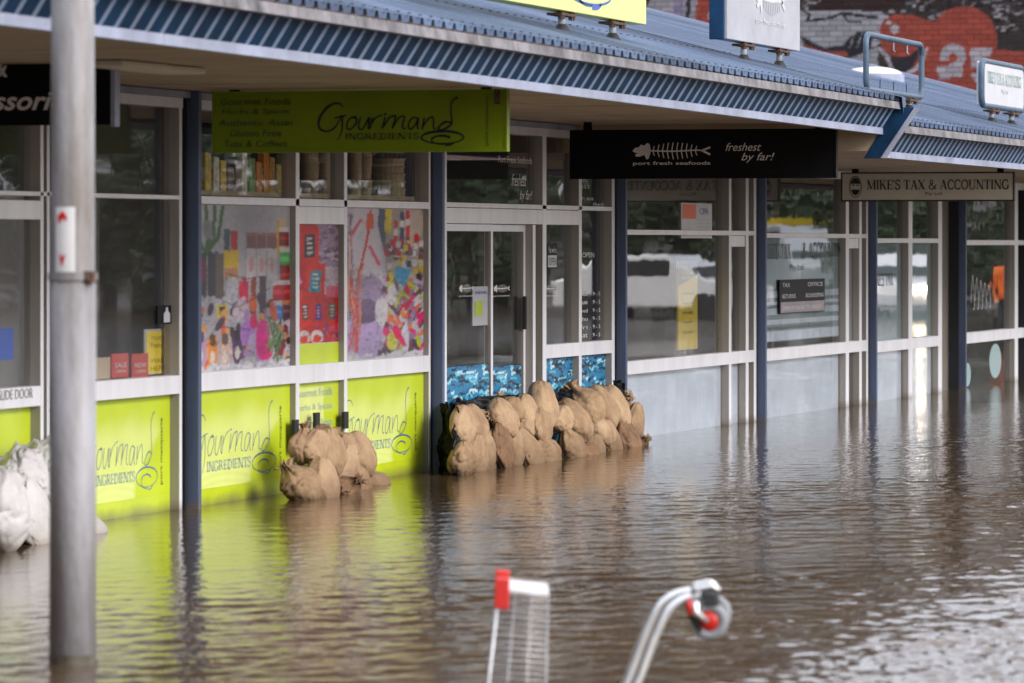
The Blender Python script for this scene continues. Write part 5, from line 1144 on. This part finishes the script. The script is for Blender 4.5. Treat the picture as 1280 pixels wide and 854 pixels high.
LEFT = [
 (-32, 590, 30, 682, -.42, 'big white woven bag at the left edge of the picture', -4, 'sackwhite', 43, 1.3, False),
 (18, 612, 40, 676, -.30, 'tan sandbag squeezed between the two white bags', 0, 'sack', 44, .4, False),
 (26, 606, 60, 676, -.36, 'slim white woven bag curving down to the water beside the pole', 14, 'sackwhite', 45, 1.2, False),
 (38, 612, 76, 668, -.26, 'brown sandbag showing behind the slim white bag', 6, 'sack', 46, .5, False),
 (2, 574, 66, 622, -.22, 'crumpled white bag lying across the top of the left heap', 80, 'sackwhite', 47, 1.4, False),
 (84, 640, 127, 676, -.28, 'white bag corner showing just right of the pole', 40, 'sackwhite', 48, 1.2, False)]
for (a, b, c, d, y, lab, tl, m, sd_, wr, nk) in LEFT: bag(a, b, c, d, y, lab, G3, tl, m, sd_, wr, nk, dx=.2, dip=.05 if d > 660 else 0)
def plastic(name, label, P4, m, seed, amp=.05, n=44, cat='plastic sheet', th=.004):
    """draped film between four corners (world points), folded and creased"""
    A, B, C_, D = [Vector(p) for p in P4]; nn = (B - A).cross(D - A).normalized(); vs = []
    for j in range(n + 1):
        for i in range(n + 1):
            u, v = i / n, j / n; p = A.lerp(B, u).lerp(D.lerp(C_, u), v); q = Vector((u * 5 + seed, v * 2.2, seed * .7))
            d = amp * (noise.noise(q) + .6 * abs(noise.noise(q * 2.3)) + .35 * noise.noise(q * 5)); p = p + nn * d + Vector((0, 0, amp * .8 * noise.noise(Vector((u * 6, seed, v * 2)))))
            vs.append(p)
    fs = [(j * (n + 1) + i, j * (n + 1) + i + 1, (j + 1) * (n + 1) + i + 1, (j + 1) * (n + 1) + i) for j in range(n) for i in range(n)]
    mb = MB(); mb.add(vs, fs); o = mb.build(name, M[m], None, smooth=True); s_ = o.modifiers.new('thickness', 'SOLIDIFY'); s_.thickness = th
    return tag(o, label, cat)
def WP(px, py, y): return (X_at(px, y), y, H_at(px, py, y))
plastic('plastic_sheet', 'black builder film hanging at the left end of the long sandbag wall', [WP(549, 600, -.02), WP(573, 600, -.38), WP(572, 512, -.30), WP(549, 500, -.01)], 'blackplastic', 3, .07)
plastic('plastic_sheet', 'glossy black film folded up against the glass door behind the sandbags', [WP(572, 560, -.08), WP(712, 545, -.07), WP(712, 492, -.02), WP(572, 497, -.03)], 'blackplastic', 9, .06)
plastic('plastic_sheet', 'black film bunched over the top of the sandbags before the side lights', [WP(690, 530, -.10), WP(764, 515, -.10), WP(764, 483, -.03), WP(690, 490, -.03)], 'blackplastic', 14, .05)
plastic('plastic_sheet', 'tuft of black film tied round the blue post at the right end of the wall', [WP(766, 520, -.12), WP(781, 520, -.16), WP(778, 478, -.12), WP(768, 476, -.10)], 'blackplastic', 19, .05)
plastic('plastic_sheet', 'milky plastic sheet draped over the bags at the left edge', [WP(-30, 610, -.34), WP(66, 604, -.34), WP(64, 540, -.06), WP(-30, 588, -.06)], 'clearplastic', 23, .05, n=60)

# ------------------------------------------------------------------ street pole in the foreground
Zp = EYE * F_PX / (829 - HOR); P0 = PT(91, 829, Zp); pr = 29.0 * Zp / F_PX
pole = thing('street_pole', 'thick weathered galvanised pole standing in the water at the left foreground', 'pole', (P0.x, P0.y, 0))
hb = EYE + (HOR - 346) * Zp / F_PX
mb = MB(); mb.tube([(P0.x, P0.y, -.4), (P0.x, P0.y, hb)], pr, 40); mb.build('lower_tube', M['galv'], pole, smooth=True)
mb = MB(); mb.tube([(P0.x, P0.y, hb), (P0.x, P0.y, hb + .012), (P0.x, P0.y, 6.5)], [pr * .99, pr * .955, pr * .84], 40); mb.build('upper_tube', M['galv'], pole, smooth=True)
mb = MB(); mb.tube([(P0.x, P0.y, hb - .014), (P0.x, P0.y, hb + .016)], pr + .006, 40); mb.build('clamp_band', M['galv'], pole, smooth=False)
vd = Vector((-P0.x, -DIST - P0.y, 0)).normalized(); sdv = Vector((SA, -CA, 0))
bc = P0 + sdv * pr * .72 + vd * pr * .72; bc.z = hb
mb = MB(); mb.tube([bc - vd * .02, bc + vd * .022], .016, 6); mb.build('bolt', M['rust'], pole)
mb = MB(); mb.box(bc.x - .02, bc.x + .02, bc.y - .02, bc.y + .02, hb - .022, hb + .022); mb.build('clamp_lug', M['rust'], pole, bevel=.004)
# tide line of silt at the foot of the pole
mb = MB(); mb.tube([(P0.x, P0.y, -.1), (P0.x, P0.y, .035)], pr + .0015, 40, cap=False); mb.build('silt_line', mat('wet silt', (.10, .085, .06), .5, .3, 20), pole, smooth=True)
def on_pole(u0, u1, z0, z1, d, m, name, par, n=8, poly=None):
    vs = []; rr = pr * .955 + d
    f = lambda u, z: P0 + sdv * (rr * math.sin(u)) + vd * (rr * math.cos(u)) + Vector((0, 0, z - P0.z))
    if poly: mb = MB(); mb.add([f(u, z) for u, z in poly], [tuple(range(len(poly)))]); return mb.build(name, m, par)
    for i in range(n + 1):
        u = u0 + (u1 - u0) * i / n; vs += [f(u, z0), f(u, z1)]
    mb = MB(); mb.add(vs, [(2 * i, 2 * i + 2, 2 * i + 3, 2 * i + 1) for i in range(n)]); return mb.build(name, m, par)
za, zb = EYE + (HOR - 340) * Zp / F_PX, EYE + (HOR - 259) * Zp / F_PX
st = on_pole(-.80, .10, za, zb, .007, M['white'], 'sticker', pole); hgt = zb - za
on_pole(0, 0, 0, 0, .010, M['red'], 'red_arrow', st, poly=[(-.66, zb - hgt * .14), (-.42, zb - hgt * .06), (-.24, zb - hgt * .14), (-.24, zb - hgt * .22), (-.42, zb - hgt * .17), (-.60, zb - hgt * .26)])
on_pole(0, 0, 0, 0, .010, M['red'], 'red_arrow', st, poly=[(-.44, za + hgt * .08), (-.28, za + hgt * .28), (-.40, za + hgt * .22), (-.42, za + hgt * .30), (-.48, za + hgt * .22), (-.62, za + hgt * .30)])

# ------------------------------------------------------------------ upended shopping trolley in the foreground
ZT = 16.5
tr = thing('shopping_trolley', 'shopping trolley tipped on its back in the water, one red hubbed wheel up', 'trolley', tuple(PT(740, 885, ZT)))
def TP(px, py, dz=0): return PT(px, py, ZT) + Vector((CA, SA, 0)) * dz           # dz goes away from the viewer
dep = .46
def wires(name, A, B, C_, D, nu, nv, r=.0019):      # grid between A-B (across) and D-C
    mb = MB()
    for i in range(nu + 1): u = i / nu; mb.tube([A.lerp(B, u), D.lerp(C_, u)], r * .7, 5)
    for j in range(nv + 1): v = j / nv; mb.tube([A.lerp(D, v) , B.lerp(C_, v)], r, 5)
    o = mb.build(name, M['wire'], tr, smooth=True); o['kind'] = 'stuff'; return o
# basket: near side, far side, floor side (right), opening side rim (left), front (top)
BL, BR, TL, TRp = TP(588, 1050), TP(678, 1050), TP(624, 738), TP(686, 745)
f_ = Vector((CA, SA, 0)) * dep
wires('wire_side', BL, BR, TRp, TL, 3, 40, .0022); wires('wire_side', BL + f_, BR + f_, TRp + f_, TL + f_, 3, 40, .0013)
wires('wire_floor', BR, BR + f_, TRp + f_, TRp, 3, 40, .0013); wires('wire_front', TL, TRp, TRp + f_, TL + f_, 3, 16, .0016)
mb = MB(); mb.tube([BL, TL], .006, 8); mb.tube([BL + f_, TL + f_], .006, 8); mb.build('basket_rim', M['wire'], tr, smooth=True)
mb = MB(); u_ = (TRp - TL).normalized(); 
q = [TL + Vector((0, 0, .012)), TRp + Vector((0, 0, .012)), TRp + f_ + Vector((0, 0, .012)), TL + f_ + Vector((0, 0, .012))]
mb.add([p + Vector((0, 0, -.020)) for p in q] + q, [(3, 2, 1, 0), (4, 5, 6, 7), (0, 1, 5, 4), (1, 2, 6, 5), (2, 3, 7, 6), (3, 0, 4, 7)]); mb.build('white_front_bar', M['white'], tr, bevel=.004)
mb = MB(); a_, b_ = TP(618, 724), TP(637, 762); mb.add([TP(619, 723, -.01), TP(637, 724, -.01), TP(636, 762, -.01), TP(618, 760, -.01)] + [TP(619, 723, .05), TP(637, 724, .05), TP(636, 762, .05), TP(618, 760, .05)], [(0, 3, 2, 1), (4, 5, 6, 7), (0, 1, 5, 4), (1, 2, 6, 5), (2, 3, 7, 6), (3, 0, 4, 7)]); mb.build('red_corner_cap', M['red'], tr, bevel=.004)
mb = MB(); mb.add([p + f_ for p in (TP(619, 723, -.05), TP(637, 724, -.05), TP(636, 762, -.05), TP(618, 760, -.05), TP(619, 723, .01), TP(637, 724, .01), TP(636, 762, .01), TP(618, 760, .01))], [(0, 3, 2, 1), (4, 5, 6, 7), (0, 1, 5, 4), (1, 2, 6, 5), (2, 3, 7, 6), (3, 0, 4, 7)]); mb.build('red_corner_cap', M['red'], tr, bevel=.004)
def curve3(pts, k=8):
    P = [pts[0]] + list(pts) + [pts[-1]]; o = []
    for i in range(1, len(P) - 2):
        for j in range(k):
            t = j / k; a, b, c, d = P[i - 1], P[i], P[i + 1], P[i + 2]; o.append(.5 * (2 * b + (c - a) * t + (2 * a - 5 * b + 4 * c - d) * t * t + (3 * b - a - 3 * c + d) * t ** 3))
    return o + [pts[-1]]
tp = [TP(700, 1080), TP(768, 920), TP(798, 850), TP(816, 802), TP(832, 769), TP(848, 753), TP(864, 746), TP(876, 744)]
for k in (0, 1):
    mb = MB(); mb.tube([p + f_ * k * .42 - (Vector((0, 0, 0)) if k == 0 else sdv * .026) for p in curve3(tp)], .0165, 12); mb.build('chassis_tube', M['chrome'], tr, smooth=True)
mb = MB(); mb.tube([TP(872, 741, 0), TP(872, 741, dep * .42)], .012, 10); mb.build('cross_tube', M['chrome'], tr, smooth=True)
def castor(dz, hub, px=887, py=776):
    c = TP(px, py, dz); ax = (Vector((CA, SA, 0)) * .94 + sdv * .25).normalized()
    
    def lathe(prof, n=32):
        m2 = MB(); u = ax.orthogonal().normalized(); w = ax.cross(u); vs = [c + ax * a + (u * math.cos(2 * math.pi * i / n) + w * math.sin(2 * math.pi * i / n)) * r_ for r_, a in prof for i in range(n)]
        k = len(prof); m2.add(vs, [(j * n + i, j * n + (i + 1) % n, ((j + 1) % k) * n + (i + 1) % n, ((j + 1) % k) * n + i) for j in range(k) for i in range(n)]); return m2
    wo = lathe([(.036, -.014), (.054, -.016), (.064, -.010), (.067, 0), (.064, .010), (.054, .016), (.036, .014)]).build('wheel', M['tyre'], tr, smooth=True)
    lathe([(.001, -.018), (.012, -.018), (.034, -.012), (.037, 0), (.034, .012), (.001, .018)]).build('hub', hub, wo, smooth=True)
    m2 = MB(); q_ = [TP(877, 739, dz), TP(896, 741, dz), TP(900, 758, dz), TP(880, 757, dz)]; m2.add([p - ax * .024 for p in q_] + [p + ax * .024 for p in q_], [(3, 2, 1, 0), (4, 5, 6, 7), (0, 1, 5, 4), (1, 2, 6, 5), (2, 3, 7, 6), (3, 0, 4, 7)]); fo = m2.build('fork', M['rubber'], tr, bevel=.006)
    m2 = MB(); m2.tube([TP(866, 752, dz), TP(868, 775, dz), TP(876, 790, dz)], [.012, .015, .010], 10); m2.build('brake_block', M['rubber'], fo, smooth=True)
    for s_ in (-1, 1): m2 = MB(); m2.tube([TP(872, 750, dz) + ax * .026 * s_, TP(871, 764, dz) + ax * .026 * s_, c + ax * .026 * s_], [.013, .015, .009], 10); m2.build('fork_arm', M['chrome'], fo, smooth=True)
    m2 = MB(); m2.tube([TP(861, 747, dz - .03), TP(862, 768, dz - .03)], .008, 8); m2.build('red_clip', M['red'], fo, smooth=True)
    m2 = MB(); m2.tube([TP(864, 742, dz), TP(874, 735, dz), TP(890, 732, dz), TP(900, 738, dz)], .009, 8); m2.build('top_bracket', M['chrome'], fo, smooth=True)
castor(-.015, M['red']); castor(dep * .42, M['orange'], 894, 772)

# ------------------------------------------------------------------ the other side of the street, seen in the window glass, plus unseen trees behind the camera
def tree(x, y, h, sd_, label, low=False):
    r = random.Random(sd_); t = thing('tree', label, 'tree', (x, y, 0), 'trees across the street')
    mb = MB(); mb.tube([(x, y, -.4), (x + .1, y, h * .3), (x - .1, y + .1, h * .7)], [h * .03, h * .022, h * .008], 8)
    for k in range(6): a = r.uniform(0, 6.28); z0 = h * r.uniform(.28, .55); mb.tube([(x, y, z0), (x + math.cos(a) * h * .15, y + math.sin(a) * h * .15, z0 + h * .12), (x + math.cos(a) * h * .28, y + math.sin(a) * h * .28, z0 + h * .2)], [h * .012, h * .008, h * .003], 6)
    mb.build('trunk', M['bark'], t, smooth=True); mb = MB()
    cl = [(r.gauss(0, h * .17), r.gauss(0, h * .17), h * r.uniform(.05 if low else .22, .95), h * r.uniform(.09 if low else .07, .18 if low else .15)) for _ in range(26 if low else 22)]
    for cx, cy, cz, cr_ in cl:
        for _ in range(130):
            d = Vector((r.gauss(0, 1), r.gauss(0, 1), r.gauss(0, 1))).normalized() * cr_ * r.uniform(.6, 1.1); p = Vector((x + cx, y + cy, cz)) + d
            u = Vector((r.gauss(0, 1), r.gauss(0, 1), r.gauss(0, 1))).normalized(); w = u.orthogonal().normalized(); s_ = .11
            mb.add([p - u * s_, p + w * s_ * .6, p + u * s_, p - w * s_ * .6], [(0, 1, 2, 3)])
    mb.build('crown', M['foliage'], t)
for i, (x, y, h) in enumerate(((-14, -9, 9), (-20, -18, 11), (-12, -26, 10), (-26, -3, 10), (113, -24, 5.5), (112, -33, 5.5), (118, -16, 6), (126, -40, 6.5), (134, -26, 7), (118, -44, 6), (110, -52, 5.5), (140, -52, 7), (146, -34, 7))):  # first four added unseen behind the camera to darken the hanging signs
    tree(x, y, h, 40 + i, ['round leafy tree', 'tall spreading tree', 'dense dark tree', 'low bushy tree', 'broad old tree'][i % 5] + ' outside the frame by the flooded street, ' + ordn[i] + ' of the tall trees')
ORDN = ordn
for i in range(13):
    k_ = -.115 + i * .019; Z_ = 116 + 6 * math.sin(i * 2.3)
    tree(Z_ * (CA + SA * k_), -(-DIST + Z_ * (SA - CA * k_)), 4.9 + .8 * math.sin(i * 1.7), 80 + i, 'low leafy shrub in the flooded verge, ' + ORDN[i] + ' of the row mirrored in the shop glass', low=True)
mb = MB(); mb.box(150, 152, -150, 30, -.4, 3.2); wl_ = mb.build('street_wall', M['inside']); tag(wl_, 'long grey wall beyond the trees across the street', 'wall')
def vehicle(name, label, cat, x, y, rz, body_m, van=False, lamps=False, stripe=None):
    v = thing(name, label, cat, (x, y, 0)); R = Matrix.Translation((x, y, -.12)) @ Matrix.Rotation(rz, 4, 'Z')
    L_, hw = (2.5, .95) if van else (2.2, .88)
    prof = [(-L_, .35), (-L_, 1.0), (-L_ + .1, 2.1), (1.2, 2.15), (1.9, 1.35), (L_, 1.15), (L_, .35)] if van else [(-L_, .35), (-L_, .9), (-L_ + .25, 1.0), (-1.2, 1.45), (.5, 1.48), (1.25, 1.0), (L_ - .1, .85), (L_, .6), (L_, .35)]
    def P3(mb): mb.v = [tuple(R @ Vector(q)) for q in mb.v]; return mb
    mb = MB(); n = len(prof); mb.add([(a, -hw, z) for a, z in prof] + [(a, hw, z) for a, z in prof], [(i, (i + 1) % n, n + (i + 1) % n, n + i) for i in range(n)] + [tuple(range(n))[::-1], tuple(range(n, 2 * n))]); P3(mb).build('body', body_m, v, bevel=.06)
    for sx in (-1.4, 1.4):
        for sy in (-hw, hw):
            mb = MB(); mb.tube([(sx, sy - .12, .33), (sx, sy + .12, .33)], .33, 20); P3(mb).build('wheel', M['rubber'], v, smooth=False)
    mb = MB(); zt, zb = (2.0, 1.35) if van else (1.40, 1.02)
    mb.box(-1.0 if not van else .2, .6 if not van else 1.3, -hw - .01, hw + .01, zb, zt - .04); P3(mb).build('side_window', M['rubber'], v)
    mb = MB(); xa_, xb__ = (1.28, 1.92) if van else (.58, 1.27); mb.add([(xa_, -hw * .9, zt), (xa_, hw * .9, zt), (xb__, hw * .9, zb), (xb__, -hw * .9, zb)], [(0, 1, 2, 3)]); P3(mb).build('windscreen', M['rubber'], v)
    lm = M['whitebox']
    if lamps:
        lm = bpy.data.materials.new('lit headlamp'); lm.use_nodes = True; b = lm.node_tree.nodes['Principled BSDF']; b.inputs['Emission Color'].default_value = (1, .78, .5, 1); b.inputs['Emission Strength'].default_value = 60
    for sy in (-.62, .62): mb = MB(); mb.tube([(L_ - .02, sy, .72), (L_ + .03, sy, .72)], .10, 14); P3(mb).build('headlight', lm, v)
    if stripe: mb = MB(); mb.box(-L_ + .2, 1.2, -hw * .8, hw * .8, 2.15, 2.32); P3(mb).build('roof_rack', stripe, v)
    return v
M['carwhite'] = mat('white car paint', (.75, .75, .75), .25, .04, coat=.5); M['carblue'] = mat('dark blue car paint', (.03, .06, .14), .25, .05, coat=.5)
vehicle('van', 'white van with a yellow roof rack across the street', 'van', 112, -15.5, 2.5, M['carwhite'], True, False, M['notice'])
vehicle('parked_car', 'white car with lit headlights coming up the flooded street', 'car', 103.2, -11.2, 3.0, M['carwhite'], False, True)
vehicle('parked_car', 'dark blue car parked beneath the trees', 'car', 104, -27, 2.2, M['carblue'])
vehicle('parked_car', 'white car parked side on before the shrubs', 'car', 99, -15.4, 1.75, M['carwhite'])
# a person in an orange jacket
def person(x, y, h, label):
    t = thing('person', label, 'person', (x, y, 0)); z0 = -.3
    J = {'pel': (0, 0, .93), 'che': (0, 0, 1.28), 'nek': (0, 0, 1.48), 'hed': (0, .02, 1.62), 'top': (0, .02, 1.72)}
    for s_, n_ in ((-1, 'l'), (1, 'r')): J.update({n_ + 'hip': (.10 * s_, 0, .88), n_ + 'kne': (.12 * s_, .05, .50), n_ + 'ank': (.12 * s_, -.02, .10), n_ + 'toe': (.13 * s_, .14, .04), n_ + 'sho': (.19 * s_, 0, 1.40), n_ + 'elb': (.27 * s_, -.02, 1.12), n_ + 'wri': (.22 * s_, .14, .92), n_ + 'han': (.20 * s_, .20, .86)})
    E = [('pel', 'che'), ('che', 'nek'), ('nek', 'hed'), ('hed', 'top')] + [(n + a, n + b) for n in 'lr' for a, b in (('hip', 'kne'), ('kne', 'ank'), ('ank', 'toe'), ('sho', 'elb'), ('elb', 'wri'), ('wri', 'han'))] + [('pel', n + 'hip') for n in 'lr'] + [('che', n + 'sho') for n in 'lr']
    Rr = {'pel': .16, 'che': .21, 'nek': .06, 'hed': .10, 'top': .07, 'hip': .095, 'kne': .062, 'ank': .045, 'toe': .04, 'sho': .075, 'elb': .05, 'wri': .034, 'han': .04}
    ks = list(J); k = h / 1.75
    me = bpy.data.meshes.new('body'); me.from_pydata([(J[q][0] * k, J[q][1] * k, J[q][2] * k) for q in ks], [(ks.index(a), ks.index(b)) for a, b in E], [])
    o = link('body', me); o.parent = t; o.location = (0, 0, z0)
    sk = o.modifiers.new('skin', 'SKIN'); 
    for i, q in enumerate(ks):
        r_ = Rr.get(q, Rr.get(q[1:], .05)) * k; me.skin_vertices[0].data[i].radius = (r_, r_ * (.8 if q in ('che', 'pel') else 1)); me.skin_vertices[0].data[i].use_root = q == 'pel'
    o.modifiers.new('sub', 'SUBSURF').levels = 2; o.modifiers['sub'].render_levels = 2
    dg = bpy.context.evaluated_depsgraph_get(); m2 = bpy.data.meshes.new_from_object(o.evaluated_get(dg)); o.modifiers.clear(); o.data = m2; m2.materials.clear()
    for mm in (mat('skin', (.45, .28, .20), .6), mat('orange jacket', (.80, .16, .02), .7), mat('dark trousers', (.02, .022, .03), .8)): m2.materials.append(mm)
    for p in m2.polygons:
        c = p.center / k; p.material_index = 2 if c.z < .93 and abs(c.x) < .19 and c.y < .16 else (0 if c.z > 1.5 or c.z < .92 else 1)
        p.use_smooth = True
    t.rotation_euler = (0, 0, 1.2)
person(79.5, -4.4, 1.8, 'person in an orange jacket and dark trousers standing in the street')
